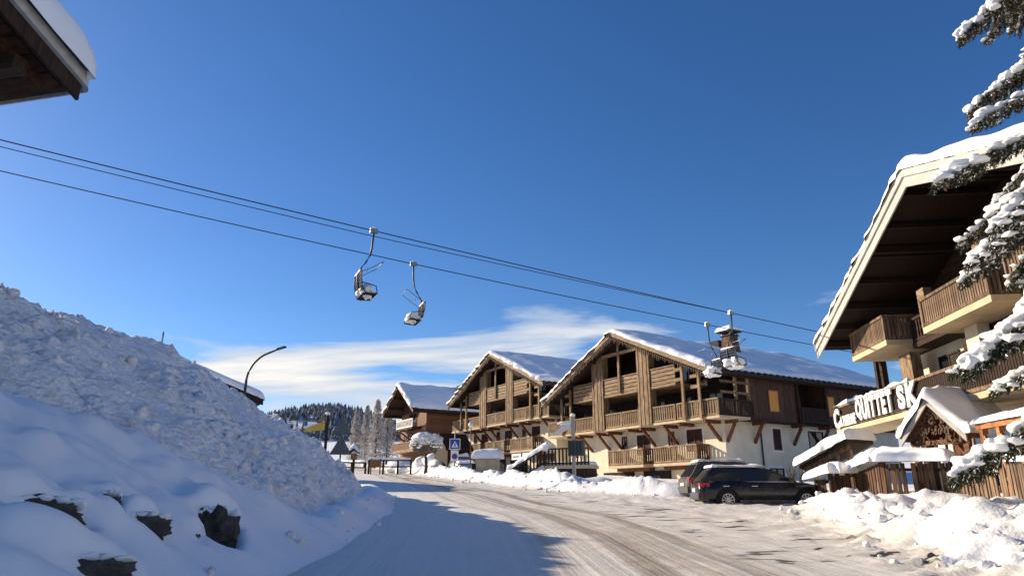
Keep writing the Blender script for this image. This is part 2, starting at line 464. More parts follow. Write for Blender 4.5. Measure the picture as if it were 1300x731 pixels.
def road_material():
    m = bpy.data.materials.new('packed_snow'); m.use_nodes = True
    t = m.node_tree; n_ = t.nodes.new; l_ = t.links.new
    b = t.nodes['Principled BSDF']
    b.inputs['Roughness'].default_value = 0.62
    b.inputs['Specular IOR Level'].default_value = 0.3
    uvn = n_('ShaderNodeUVMap'); uvn.uv_map = 'lane'
    sp = n_('ShaderNodeSeparateXYZ'); l_(uvn.outputs[0], sp.inputs[0])
    def M2(op, a, b_=None):
        x = n_('ShaderNodeMath'); x.operation = op
        for i, v in enumerate((a, b_)):
            if v is None: continue
            if isinstance(v, (int, float)): x.inputs[i].default_value = v
            else: l_(v, x.inputs[i])
        return x.outputs[0]
    def noise(sc, scale, det=5, rough=0.55, dist=0.0, loc=(0, 0, 0)):
        mp_ = n_('ShaderNodeMapping'); mp_.inputs['Scale'].default_value = sc; mp_.inputs['Location'].default_value = loc
        l_(uvn.outputs[0], mp_.inputs[0])
        x = n_('ShaderNodeTexNoise'); x.inputs['Scale'].default_value = scale; x.inputs['Detail'].default_value = det
        x.inputs['Roughness'].default_value = rough; x.inputs['Distortion'].default_value = dist
        l_(mp_.outputs[0], x.inputs['Vector'])
        return x.outputs['Fac']
    def rmp(v, stops):
        r = n_('ShaderNodeValToRGB'); el = r.color_ramp.elements
        while len(el) < len(stops): el.new(0.5)
        for e, (p, c) in zip(el, stops):
            e.position = p; e.color = (c, c, c, 1) if isinstance(c, (int, float)) else (*c, 1)
        l_(v, r.inputs[0]); return r.outputs[0]
    def mix(f, a, b_):
        x = n_('ShaderNodeMixRGB'); l_(f, x.inputs[0])
        for i, v in ((1, a), (2, b_)):
            if isinstance(v, tuple): x.inputs[i].default_value = (*v, 1)
            else: l_(v, x.inputs[i])
        return x.outputs[0]
    lat = sp.outputs[0]; yv = sp.outputs[1]
    # wheel lanes carry grit: a band round the lane centre, streaked along the lane
    band_ = rmp(M2('ADD', M2('MULTIPLY', lat, 0.1), 0.5), [(0.30, 0.12), (0.40, 0.55), (0.50, 1.0), (0.62, 0.85), (0.74, 0.40), (0.95, 0.30)])
    streak = noise((4.2, 0.035, 1), 1.6, 7, 0.66, 0.12)
    big = noise((0.5, 0.07, 1), 1.0, 3)
    mid_ = noise((1.0, 0.7, 1), 2.3, 7, 0.7, 0.4, (4, 9, 0))
    fine = noise((7, 6, 1), 2.4, 7, 0.75)
    grit = noise((9, 9, 1), 5.0, 3, 0.6)
    sk = M2('ADD', M2('MULTIPLY', streak, 0.66), M2('ADD', M2('MULTIPLY', big, 0.26), M2('MULTIPLY', grit, 0.10)))
    g1 = M2('MULTIPLY', band_, rmp(sk, [(0.43, 0.0), (0.51, 0.5), (0.58, 1.0)]))
    base = mix(rmp(fine, [(0.30, 0.0), (0.70, 1.0)]), (0.76, 0.725, 0.66), (0.92, 0.90, 0.86))
    base = mix(M2('MULTIPLY', rmp(mid_, [(0.45, 0.0), (0.62, 1.0)]), M2('MULTIPLY', band_, 0.6)), base, (0.52, 0.43, 0.31))
    c = mix(M2('MULTIPLY', g1, 0.72), base, (0.36, 0.285, 0.19))
    # two worn wheel tracks where the packed snow has gone brown
    def track(off, w):
        d_ = M2('ABSOLUTE', M2('SUBTRACT', M2('ADD', lat, M2('MULTIPLY', M2('SUBTRACT', noise((0.02, 0.09, 1), 1.0, 2, 0.5, 0, (off, 3, 0)), 0.5), 1.4)), off))
        return rmp(M2('DIVIDE', d_, w), [(0.25, 1.0), (1.0, 0.0)])
    tr = M2('MAXIMUM', M2('MAXIMUM', track(0.1, 0.42), track(1.55, 0.34)), M2('MULTIPLY', track(-1.3, 0.3), 0.5))
    trm = M2('MULTIPLY', tr, rmp(M2('ADD', M2('MULTIPLY', streak, 0.5), M2('MULTIPLY', fine, 0.5)), [(0.36, 0.0), (0.58, 1.0)]))
    c = mix(M2('MULTIPLY', trm, 0.85), c, (0.20, 0.15, 0.095))
    # bare wet asphalt showing in small holes of the parking
    pt = noise((0.75, 1.5, 1), 1.15, 4, 0.5, 0.25, (2.3, 5.5, 0))
    side = rmp(M2('MULTIPLY', lat, 0.1), [(0.12, 0.0), (0.24, 1.0), (0.46, 1.0), (0.54, 0.0)])
    hole = M2('MULTIPLY', rmp(pt, [(0.61, 0.0), (0.635, 1.0)]), side)
    halo = M2('MULTIPLY', rmp(pt, [(0.50, 0.0), (0.63, 0.6)]), side)
    c = mix(halo, c, (0.52, 0.45, 0.36))
    c = mix(hole, c, (0.045, 0.04, 0.037))
    l_(c, b.inputs['Base Color'])
    hgt = M2('ADD', M2('MULTIPLY', streak, 1.0), M2('ADD', M2('MULTIPLY', fine, 0.6), M2('ADD', M2('MULTIPLY', tr, -0.5), M2('MULTIPLY', hole, -0.8))))
    bp = n_('ShaderNodeBump'); bp.inputs['Strength'].default_value = 0.55; bp.inputs['Distance'].default_value = 0.07
    l_(hgt, bp.inputs['Height']); l_(bp.outputs[0], b.inputs['Normal'])
    return m
rd = link('road', rme, road_material())
tag(rd, kind='structure')

# ---------------------------------------------------------------- snow bank on the left
bx = np.concatenate([np.linspace(-34, -14, 60), np.arange(-13.9, -2.6, 0.075)])
by = np.concatenate([np.linspace(-8, 4.6, 30), np.arange(4.7, 14, 0.075), np.arange(14, 37, 0.095)])
BX, BY = np.meshgrid(bx, by, indexing='ij')
D = road_l(BY) - BX
gz0 = base_z(BX, BY)
def smin(a, b, k): 
    h = np.clip(0.5 + 0.5 * (b - a) / k, 0, 1)
    return b + (a - b) * h - k * h * (1 - h)
crest = np.interp(BY, [-8, 4, 10, 16, 20, 23, 26, 29, 31, 33, 34.5, 37], [5.0, 5.6, 5.8, 5.55, 5.35, 5.0, 4.1, 3.05, 2.05, 0.95, 0.2, -0.5])
crest = crest + 0.35 * fbm(BX * 0.25, BY * 0.4, 3, 3)
extra = np.interp(BY, [0, 8, 10, 12, 14, 17, 20], [3.6, 3.6, 3.1, 2.1, 1.2, 0.5, 0.2])
pile = smin(0.76 * (D - 0.95 - extra), crest, 1.0)
backfall = sstep(11, 26, D) * 3.5
pile = pile - backfall
lum = fbm(BX * 0.8, BY * 0.8, 5, 2) * 0.18 + clump(BX, BY, 1.0, 21) * 0.26 + clump(BX, BY, 0.42, 22) * 0.20 + clump(BX, BY, 0.2, 23) * 0.09
lum = lum * (0.35 + 0.95 * sstep(-0.45, 0.35, fbm(BX * 0.28 + BY * 0.1, BY * 0.22, 61, 3))) + 0.30 * np.maximum(0, fbm(BX * 0.55, BY * 0.55, 62, 2) - 0.25)
pm = sstep(0.05, 0.9, pile)
pile = pile + lum * pm
plateau = np.interp(BY, [-8, 4, 8, 9.5, 11, 13.5, 15.5, 17.5], [4.3, 4.1, 3.55, 3.0, 2.15, 1.2, 0.5, -0.4]) + 0.10 * fbm(BX * 0.5, BY * 0.5, 9, 2)
drift = smin(0.74 * (D - 0.40) * (1 + 0.10 * fbm(BX * 0.7, BY * 0.7, 2, 2)), plateau, 0.45)
berm = 0.30 * np.exp(-((D - 0.95) / 0.6) ** 2) * (1 + 0.5 * fbm(BX * 0.6, BY * 0.6, 4, 3)) * sstep(35, 32, BY)
foot = np.interp(D, [-0.6, 0.0, 0.5, 1.5], [-0.25, -0.05, 0.04, 0.10])
Hh = np.maximum(np.maximum(foot + berm, pile), -0.5)
kk = 0.25
Hh = np.where(drift > Hh - kk, -smin(-Hh, -drift, kk), Hh)
# rocks of the buried stone wall show where the snow is hollowed below a lip
HX, HY, HZ = BX.copy(), BY.copy(), gz0 + Hh
ROCKS = [(-4.84, 7.48, 0.33, 0.20), (-5.12, 8.76, 0.09, 0.07), (-4.90, 8.78, 0.13, 0.19), (-4.53, 8.89, 0.29, 0.17), (-4.30, 10.62, 0.30, 0.40), (-4.23, 9.76, 0.08, 0.13), (-4.15, 7.25, 0.36, 0.16)]
EXD, EYD = 0.84, 0.54                     # along the wall
UXD, UYD = -0.80, 0.60                    # up the slope, away from the road
for i, (rx, ry, w, h) in enumerate(ROCKS):
    A_a = ((BX - rx) * EXD + (BY - ry) * EYD) / w
    A_b = ((BX - rx) * UXD + (BY - ry) * UYD) / (h * 1.25)
    A_a = A_a + 0.25 * vnoise(BX * 4, BY * 4, i)
    hollow = np.exp(-A_a ** 4 - A_b ** 4)
    lip = np.exp(-(A_a / 1.25) ** 4 - ((A_b - 1.25) / 0.55) ** 2)
    shelf = np.exp(-(A_a / 1.3) ** 4 - ((A_b + 1.5) / 0.7) ** 2)
    HZ = HZ - 0.75 * h * hollow + 0.50 * h * lip + 0.20 * h * shelf
    HX = HX + 0.45 * h * lip * 0.8; HY = HY - 0.45 * h * lip * 0.6
om = np.zeros((len(bx) - 1, len(by) - 1), bool)
# pillows and folds in the drift below and above the rocks
pw = sstep(16, 11, BY) * sstep(0.6, 1.4, D) * sstep(4.6, 3.0, D)
HZ = HZ + pw * (0.16 * np.abs(fbm(BX * 1.1, BY * 1.1, 41, 2)) + 0.05 * fbm(BX * 3.0, BY * 3.0, 42, 2))
clumpface = (pile > drift + 0.05) & (pile > foot + berm + 0.12)
cf = clumpface[:-1, :-1]
bme = grid_mesh('snow_bank', HX, HY, HZ, ~om)
bme.materials.append(MATS['snow_soft']); bme.materials.append(MATS['snow_clump'])
mi = cf.reshape(-1)[(~om).reshape(-1)].astype(int)
bme.polygons.foreach_set('material_index', mi)
bank = link('snow_bank', bme, None)
tag(bank, kind='structure')

def ico(sub=2):
    bm = bmesh.new(); bmesh.ops.create_icosphere(bm, subdivisions=sub, radius=1)
    v = np.array([x.co[:] for x in bm.verts]); f = [tuple(p.index for p in q.verts) for q in bm.faces]
    bm.free(); return v, f
IC1, IC2, IC3, IC4 = ico(1), ico(2), ico(3), ico(4)
def lump_mesh(name, c, r, seed, amp=0.25, fr=1.5, base=IC3, sq=0.6, smooth=True):
    v, f = base
    n = fbm(v[:, 0] * fr + seed * 5.3, v[:, 1] * fr, v[:, 2] * fr + seed, 4, 0.6)
    p = v * (1 + amp * n)[:, None] * np.array(r) + np.array(c)
    mb = MB(); mb.add(p, f)
    return mb.mesh(name, smooth)
rock_labels = ['wide dark rock face showing under the snow lip at lower left', 'small dark rock peeking out beside the wide rock face', 'jagged dark rock in the middle of the buried wall',
               'tall dark rock at the right end of the buried wall', 'sliver of grey rock beside the tall dark rock', 'dark rock at the bottom edge of the snow slope', 'small dark rock at the bottom edge of the snow slope']
for i, (rx, ry, w, h) in enumerate(ROCKS):
    jx = int(np.argmin(np.abs(bx - rx))); jy = int(np.argmin(np.abs(by - ry)))
    zc = float(gz0[jx, jy] + Hh[jx, jy])
    me = lump_mesh('rock', (0, 0, 0), (w * 1.08, 0.55 * h + .05, h * 1.0), i + 2, 0.30, 2.8, IC4, smooth=False)
    o = link('rock', me, 'rock', None, (rx + UXD * .10, ry + UYD * .10, zc - 0.25 * h), (R(-22), 0, math.atan2(EYD, EXD)))
    tag(o, rock_labels[i], 'rock', 'rocks of the buried wall')
    if w > .12:
        for q in range(5):
            t_ = (q - 2) / 2.3
            sv_ = lump_mesh('snow_cap', (t_ * w, .02, h * (.86 - .25 * t_ * t_)), (w * .34, .20, h * .22), i * 7 + q, .35, 1.8, IC2)
            link('snow_cap', sv_, 'snow_soft', o)

# ---------------------------------------------------------------- loose blocks of ploughed snow
rs = np.random.RandomState(17)
CVv, CFf = [], []; off_ = 0
def chunk(x, y, z, r_):
    global off_
    v, f = IC2
    k = rs.rand() * 50
    p = v * (1 + 0.38 * fbm(v[:, 0] * 1.3 + k, v[:, 1] * 1.3, v[:, 2] * 1.3 + k, 3))[:, None] * r_ * rs.uniform(.7, 1.25, 3) + np.array([x, y, z])
    CVv.append(p); CFf.append(np.array(f) + off_); off_ += len(v)
n_ = 0
while n_ < 420:
    i, j = rs.randint(70, len(bx) - 1), rs.randint(110, len(by) - 1)
    if not clumpface[i, j] or vnoise(bx[i] * .35, by[j] * .35, 71) < -.15: continue
    r_ = 0.03 + 0.15 * rs.rand() ** 4
    chunk(HX[i, j], HY[i, j], HZ[i, j] + r_ * .2, r_); n_ += 1
n_ = 0
while n_ < 260:
    y = rs.uniform(9, 75); side = rs.rand()
    x = float(road_r(y)) + rs.normal(.35, .6) if side < .75 else float(road_l(y)) - rs.uniform(-.1, .7)
    if side >= .75 and y > 33: continue
    if 24 < y < 30 and side < .75: continue
    r_ = (0.025 + 0.085 * rs.rand() ** 3)
    z = float(ground_z(np.array(x), np.array(y)))
    if side >= .75:
        z = float(HZ[int(np.argmin(np.abs(bx - x))), int(np.argmin(np.abs(by - y)))])
    chunk(x, y, z + r_ * .25, r_); n_ += 1
cvv = np.concatenate(CVv); cff = np.concatenate(CFf)
mbk = bpy.data.meshes.new('snow_blocks'); mbk.from_pydata(cvv.tolist(), [], cff.tolist()); mbk.update(); mbk.polygons.foreach_set('use_smooth', [True] * len(mbk.polygons))
tag(link('snow_blocks', mbk, 'snow_clump'), 'loose blocks of ploughed snow scattered on the bank and along the road edge', 'snow', kind='stuff')

# ---------------------------------------------------------------- far wood on the hill
rs = np.random.RandomState(3)
mb = MB()
cnt = 0
while cnt < 3200:
    x, y = rs.uniform(-330, 60), rs.uniform(585, 830)
    if vnoise(x * 0.02, y * 0.02, 4) < -0.55: continue
    z = float(ground_z(np.array(x), np.array(y)))
    h = rs.uniform(6, 12); r = h * rs.uniform(0.19, 0.28)
    a0 = rs.rand() * 6
    for (zb, zt, rr) in ((0.08, 0.55, 1.0), (0.35, 0.80, 0.74), (0.62, 1.0, 0.46)):
        ring = [(x + r * rr * rs.uniform(0.75, 1.15) * math.cos(a0 + k * PI / 3), y + r * rr * math.sin(a0 + k * PI / 3), z + h * zb + rs.uniform(-.3, .3)) for k in range(6)]
        mb.add(ring + [(x, y, z + h * zt)], [(k, (k + 1) % 6, 6) for k in range(6)])
    cnt += 1
fo = mb.build('forest', 'forest')
tag(fo, 'dark conifer wood with frosted crowns covering the far hill', 'forest', kind='stuff')

# ================================================================== chalets
_pk = {}
def picket_mesh(h, w, th, m, shape='flat'):
    key = (round(h, 2), round(w, 3), round(th, 3), m, shape)
    if key not in _pk:
        mb = MB()
        if shape == 'turned':
            mb.prism([(-w / 2, 0), (w / 2, 0), (w * 0.25, h * 0.3), (w / 2, h * 0.5), (w * 0.25, h * 0.72), (w / 2, h), (-w / 2, h), (-w * 0.25, h * 0.72), (-w / 2, h * 0.5), (-w * 0.25, h * 0.3)], -th / 2, th / 2)
        else:
            mb.box(-w / 2, w / 2, -th / 2, th / 2, 0, h)
        me = mb.mesh('picket'); me.materials.append(MATS[m])
        _pk[key] = me
    return _pk[key]
def railing(parent, a, b, z0, h, m='wood_v', pw=0.115, gap=0.05, individual=True, endposts=True, mrail='wood_h', shape='flat', lab=None):
    a, b = Vector((*a, 0)), Vector((*b, 0))
    d = (b - a); ln = d.length; d.normalize()
    ang = math.atan2(d.y, d.x)
    mb = MB()
    def P(t, z): return Vector((a.x + d.x * t, a.y + d.y * t, z))
    mb.beam(P(0, z0 + h - 0.05), P(ln, z0 + h - 0.05), 0.14, 0.10)
    mb.beam(P(0.02, z0 + 0.09), P(ln - 0.02, z0 + 0.09), 0.07, 0.12)
    if endposts:
        for t in (0.05, ln - 0.05):
            mb.beam(P(t, z0 + 0.0), P(t, z0 + h - 0.10), 0.10, 0.10)
    o = mb.build('railing', mrail, parent)
    if lab: o['label'] = lab
    n = max(2, int((ln - 0.24) / (pw + gap)))
    st = (ln - 0.24) / n
    ph = h - 0.26
    if individual:
        me = picket_mesh(ph, pw, 0.035, m, shape)
        for i in range(n):
            t = 0.12 + st * (i + 0.5)
            q = P(t, z0 + 0.15)
            link('picket', me, None, o, q, (0, 0, ang))
    else:
        k = MB()
        for i in range(n):
            t = 0.12 + st * (i + 0.5)
            k.beam(P(t, z0 + 0.15), P(t, z0 + 0.15 + ph), 0.035, pw, d)
        k.build('pickets', m, o)
    return o
def window(parent, x0, x1, z0, z1, y, frame='wood_red', pane='glass_dark', trim=None, axis='front', shut=None, mull=1, fw=0.07):
    """window on a wall plane; axis 'front': wall faces -y at y; 'side': wall faces +x at x=y and x0..x1 run along y"""
    def B(mb, a0, a1, d0, d1, c0, c1):
        if axis == 'front': mb.box(a0, a1, y - d1, y - d0, c0, c1)
        else: mb.box(y + d0, y + d1, a0, a1, c0, c1)
    fr = MB()
    B(fr, x0, x1, -0.02, 0.07, z0, z0 + fw); B(fr, x0, x1, -0.02, 0.07, z1 - fw, z1)
    B(fr, x0, x0 + fw, -0.02, 0.069, z0 + fw, z1 - fw); B(fr, x1 - fw, x1, -0.02, 0.069, z0 + fw, z1 - fw)
    for k in range(mull):
        xm = x0 + (x1 - x0) * (k + 1) / (mull + 1)
        B(fr, xm - 0.035, xm + 0.035, -0.02, 0.065, z0 + fw, z1 - fw)
    w = fr.build('window', frame, parent)
    pn = MB(); B(pn, x0 + fw, x1 - fw, -0.02, 0.02, z0 + fw, z1 - fw)
    pn.build('pane', pane, w)
    if trim:
        t = MB(); e = 0.14
        B(t, x0 - e, x1 + e, -0.02, 0.03, z1, z1 + e); B(t, x0 - e, x1 + e, -0.02, 0.03, z0 - e, z0)
        B(t, x0 - e, x0, -0.02, 0.03, z0, z1); B(t, x1, x1 + e, -0.02, 0.03, z0, z1)
        t.build('surround', trim, w)
    if shut:
        sw = (x1 - x0) * 0.5
        for s_ in ((x0 - sw - 0.02, x0 - 0.02), (x1 + 0.02, x1 + sw + 0.02)):
            t = MB(); B(t, s_[0], s_[1], 0.0, 0.05, z0, z1); t.build('shutter', shut, w)
    return w
def valance(parent, xs_, zf, y, m):
    # row of small pointed boards hanging below the rake
    mb = MB()
    x = xs_[0]
    while x < xs_[1]:
        z = zf(x + 0.08)
        l = random.uniform(0.22, 0.5)
        mb.prism([(x, z), (x + 0.16, zf(x + 0.16)), (x + 0.13, z - l * 0.6), (x + 0.08, z - l), (x + 0.03, z - l * 0.6)], y, y + 0.03)
        x += 0.20
    return mb.build('valance', m, parent)
def gable_roof(parent, hw, z_apex, slope, y0, y1, th=0.16, snow_h=0.42, seed=1, fascia='wood_h', fh=0.34, soffit='wood_dark_h', tiles=True, xoff=0.0, double=False, hw_r=None, rs_=0.5, snow_in=0.05, lmp=0.17):
    hr = hw_r or hw
    def zt(x): return z_apex - slope * abs(x - xoff)
    mb = MB()
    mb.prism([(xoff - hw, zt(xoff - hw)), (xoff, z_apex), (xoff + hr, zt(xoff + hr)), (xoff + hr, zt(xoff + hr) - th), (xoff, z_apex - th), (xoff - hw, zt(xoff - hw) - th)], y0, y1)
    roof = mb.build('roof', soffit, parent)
    # rake boards front
    for (xa, xb) in ((xoff - hw, xoff), (xoff, xoff + hr)):
        mb = MB()
        q = [(xa, zt(xa) + 0.04), (xb, zt(xb) + 0.04), (xb, zt(xb) - fh), (xa, zt(xa) - fh)]
        mb.prism(q, y0 - 0.06, y0 - 0.003)
        o = mb.build('rake_board', fascia, roof)
        if double:
            mb = MB()
            q = [(xa, zt(xa) + 0.08), (xb, zt(xb) + 0.08), (xb, zt(xb) - fh * 0.42), (xa, zt(xa) - fh * 0.42)]
            mb.prism(q, y0 - 0.13, y0 - 0.063)
            mb.build('rake_board', fascia, roof)
    # purlins seen from below
    for fx in (0.0, 0.33, 0.66, 0.93):
        for sg in ((1,) if fx == 0 else (1, -1)):
            x = xoff + sg * fx * (hr if sg > 0 else hw)
            mb = MB().box(x - 0.11, x + 0.11, y0 + 0.05, y1 - 0.05, zt(x) - th - 0.30, zt(x) - th - 0.03)
            mb.build('purlin', soffit, roof)
    # rafters under the front overhang / eaves
    if tiles:
        tm = MB()
        tm.prism([(-0.17, 0.0), (-0.14, 0.11), (-0.05, 0.16), (0.05, 0.16), (0.14, 0.11), (0.17, 0.0)], -0.04, 0.30, 'x')
        tme = tm.mesh('eave_tile'); tme.materials.append(MATS['tile'])
        x = xoff + hr
        yy = y0 + 0.2
        while yy < y1 - 0.2:
            o = link('eave_tile', tme, None, roof, (x - 0.22, yy, zt(x) + 0.05), (0, math.atan(slope), 0)); yy += 0.62
        gt = MB().tube([(x + 0.09, y0 + 0.02, zt(x) - 0.12), (x + 0.09, y1, zt(x) - 0.12)], 0.08, 8)
        gt.build('gutter', 'wood_dark', roof)
    def rz(X, Y):
        k = 0.35
        ax = np.sqrt((X - xoff) ** 2 + k * k) - k * 0.35
        return z_apex - slope * np.minimum(np.abs(X - xoff), np.maximum(hw, hr)) + 0.0 * ax
    s = snow_pad('snow', xoff - hw + snow_in, xoff + hr - 0.35, y0 - 0.20, y1 - 0.05, rz, snow_h, seed, roof, r=rs_, amp=0.12, fr=0.45, res=0.26, material='snow_soft', lump=lmp)
    return roof, zt

def big_chalet(label, loc, dz, lows, stairside, base, seed, individual=True, chim=True):
    c = thing('chalet', label, 'chalet', (loc[0], loc[1], dz), R(-59.5), 'twin gabled timber chalets')
    L1, L2, L3 = 3.72, 6.50, 9.10
    rf, zt = gable_roof(c, 9.95, 13.65, 0.44, -1.0, 21.5, snow_h=0.36, seed=seed)
    zu = lambda x: zt(x) - 0.20
    # walls
    MB().box(-9.4, 8.25, 1.5, 21, base - 2.5, 6.33).build('wall', 'stucco', c)
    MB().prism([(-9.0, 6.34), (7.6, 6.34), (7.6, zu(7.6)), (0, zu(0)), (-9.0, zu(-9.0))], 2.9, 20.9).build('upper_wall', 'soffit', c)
    for (ya, yb) in ((3.4, 8.2), (11.2, 20.9)):
        n = int((yb - ya) / 0.6)
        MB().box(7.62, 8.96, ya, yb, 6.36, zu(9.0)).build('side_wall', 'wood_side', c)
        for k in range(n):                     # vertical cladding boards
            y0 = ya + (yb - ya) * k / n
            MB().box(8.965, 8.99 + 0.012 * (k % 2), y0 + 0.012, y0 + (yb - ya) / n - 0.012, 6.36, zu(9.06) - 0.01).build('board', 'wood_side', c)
    # floor slabs
    MB().box(-10.6, 9.3, 0.0, 2.89, 6.30 + 0.045, L2).build('floor_slab', 'slab_cream', c)
    MB().box(7.63, 9.3, 2.895, 20.95, 6.32 + 0.02, L2 - 0.145).build('floor_slab', 'wood_dark_h', c)
    MB().box(-6.6, 5.55, 0.0, 2.88, 8.92, L3).build('floor_slab', 'wood_h', c)
    MB().box(-10.55, 9.25, .12, 2.88, L2 + .004, L2 + .012).build('gap_shade_sheet', 'soffit', c)  # near-black sheet: loggia shade painted in behind the railing gaps
    MB().box(-6.55, 5.5, .18, 2.87, L3 + .004, L3 + .012).build('gap_shade_sheet', 'soffit', c)
    # clad pillars, plank by plank
    for (x0, x1) in ((1.70, 3.02), (-3.85, -2.45)):
        zz_ = lambda x: zu(x) - 0.03
        MB().prism([(x0 + 0.05, L2 + 0.003), (x1 - 0.05, L2 + 0.003), (x1 - 0.05, zz_(x1 - .05)), (x0 + 0.05, zz_(x0 + .05))], -0.02, 0.55).build('pillar', 'wood_v', c)
        npl = 6
        for k in range(npl):
            a = x0 + (x1 - x0) * k / npl
            w = (x1 - x0) / npl
            zl_ = L2 - 0.12 + 0.03 * (k % 2)
            MB().prism([(a + 0.012, zl_), (a + w - 0.012, zl_), (a + w - 0.012, zz_(a + w - .012) - .01), (a + 0.012, zz_(a + .012) - .01)], -0.10 + 0.03 * (k % 2), -0.023).build('plank', 'wood_v', c)
    # main balcony panels
    runs = [(-10.55, -7.3), (-7.2, -3.95), (-2.35, -0.4), (-0.3, 1.62), (3.10, 5.35), (5.50, 7.35), (7.40, 9.25)]
    for a, b in runs: railing(c, (a, 0.07), (b, 0.07), L2 + 0.01, 1.13, 'wood_v', 0.125, 0.085, individual)
    railing(c, (9.22, 0.16), (9.22, 3.35), L2 + 0.01, 1.10, 'wood_dark', 0.13, 0.05, False, mrail='wood_dark_h')
    railing(c, (9.20, 8.25), (9.20, 11.15), L2 - 0.1, 1.10, 'wood_dark', 0.13, 0.05, False, mrail='wood_dark_h')
    # gable balcony: horizontal boards
    for a, b in ((-6.6, -3.9), (-2.40, 1.66), (3.06, 5.55)):
        for k in range(4):
            z = L3 + 0.04 + k * 0.285
            MB().box(a, b, 0.02, 0.07, z, z + 0.235).build('board', 'wood_h', c)
        MB().box(a, b, -0.03, 0.12, L3 + 1.18, L3 + 1.26).build('handrail', 'wood_h', c)
        for xx in (a + 0.09, b - 0.09):
            MB().box(xx - 0.05, xx + 0.05, 0.075, 0.17, L3 + 0.003, L3 + 1.177).build('post', 'wood_h', c)
    # tall posts and tie beam
    for x in (-0.35, 6.35, 7.85, -6.9, -8.2):
        zb = L3 + 0.003 if abs(x) < 1 else L2 + 0.003
        MB().box(x - 0.10, x + 0.10, -0.16, -0.035, zb if abs(x) < 1 else zb - 0.1, zu(x) - 0.32).build('post', 'wood_v', c)
    for x in (6.35, 7.85, -6.9):
        for z in (zu(x) - 0.75, zu(x) - 1.45):
            MB().box(x - 0.75, x - 0.105, -0.13, 0.05, z - 0.11, z + 0.11).build('beam_end', 'wood_h', c)
    MB().box(-2.44, 1.69, -0.12, 0.08, 12.05, 12.27).build('tie_beam', 'wood_h', c)
    # loggia back wall doors and windows
    for (x0, x1, z0, z1) in ((-2.0, -0.2, 6.6, 8.7), (0.2, 1.4, 6.6, 8.7), (3.6, 5.2, 6.6, 8.7), (5.8, 7.2, 6.6, 8.7), (-6.5, -4.4, 6.6, 8.7), (-1.9, 0.9, 9.2, 11.2), (3.2, 4.6, 9.2, 11.0), (-5.6, -4.2, 9.2, 10.9)):
        window(c, x0, x1, z0, z1, 2.895, 'wood_dark', 'glass_dark')
    valance(c, (-9.7, 9.7), lambda x: zt(x) - 0.40, -1.03, 'wood_dark')
    # braces below the main balcony
    for x in (7.9, 5.5, 3.9, 1.55, 0.1, -2.3, -3.8, -6.1, -7.7):
        MB().box(x - 0.10, x + 0.10, 0.08, 1.495, 6.13, 6.342).build('beam', 'wood_red', c)
        if x in (7.9, 3.9, 1.55, -2.3, -3.8, -6.1):
            MB().beam((x, 0.45, 6.10), (x, 1.49, 5.02), 0.16, 0.18, (1, 0, 0)).build('brace', 'wood_red', c)
    for y in (1.7, 4.3, 8.3, 11.3):
        MB().box(8.255, 9.22, y - 0.10, y + 0.10, 6.12, 6.335).build('beam', 'wood_red', c)
        MB().beam((9.0, y, 6.10), (8.26, y, 4.95), 0.16, 0.18, (0, 1, 0)).build('brace', 'wood_red', c)
    MB().tube([(8.33, 4.9, 6.1), (8.33, 4.9, base)], 0.055, 8).build('downpipe', 'iron', c)
    # lower balconies
    for (a, b) in lows:
        MB().box(a, b, 0.25, 1.495, L1 - 0.18, L1).build('floor_slab', 'slab_cream', c)
        MB().box(a + .1, b - .1, .40, 1.49, L1 + .004, L1 + .009).build('gap_shade_sheet', 'soffit', c)  # same painted shade behind the lower rails, laid over the cream slab
        m_ = (a + b) / 2
        railing(c, (a + 0.03, 0.32), (m_ - 0.03, 0.32), L1 + 0.01, 1.15, 'wood_v', 0.125, 0.085, individual)
        railing(c, (m_ + 0.03, 0.32), (b - 0.03, 0.32), L1 + 0.01, 1.15, 'wood_v', 0.125, 0.085, individual)
        railing(c, (b - 0.07, 0.42), (b - 0.07, 1.48), L1 + 0.01, 1.15, 'wood_dark', 0.13, 0.04, False, mrail='wood_red')
        railing(c, (a + 0.07, 0.42), (a + 0.07, 1.48), L1 + 0.01, 1.15, 'wood_dark', 0.13, 0.04, False, mrail='wood_red')
        window(c, a + 0.35, a + 0.95, L1 + 0.05, 5.95, 1.497, 'wood_red', 'glass_dark', None)
        window(c, m_ + 0.1, m_ + 1.55, L1 + 0.75, 5.95, 1.497, 'wood_red', 'wood_dark', 'trim_white')
        MB().box(a + 0.3, b - 0.2, 0.9, 1.496, L1 - 0.42, L1 - 0.183).build('beam', 'wood_red', c)
    # ground floor openings
    for i, (x0, x1, kind) in enumerate(((5.2, 7.9, 'door'), (0.2, 3.0, 'garage'), (-4.6, -1.0, 'garage2'), (-8.6, -5.6, 'door'))):
        if kind.startswith('garage'):
            MB().box(x0, x1, 1.35, 1.497, base - 1, L1 - 0.43).build('garage_shade_slab', 'plastic_black', c)  # flat black slab on the wall stands in for the shaded garage opening
            window(c, x0 + 1.0, x0 + 1.9, 1.9, 3.0, 1.34, 'wood_dark', 'glass_blue')
        else:
            MB().box(x0, x1, 1.40, 1.497, base - 1, L1 - 0.43).build('timber_panel', 'wood_red', c)
            window(c, x0 + 0.25, x0 + 0.95, base - 0.6, 3.1, 1.39, 'wood_red', 'glass_blue', mull=0)
            window(c, x0 + 1.5, x0 + 2.3, base - 0.6, 3.1, 1.39, 'wood_red', 'glass_blue', mull=0)
    # side wall windows
    window(c, 6.15, 6.95, 4.55, 6.0, 8.252, 'wood_red', 'wood_dark', 'trim_white', 'side', mull=0)
    window(c, 9.9, 11.6, 4.5, 6.0, 8.252, 'wood_dark', 'glass_dark', 'trim_white', 'side')
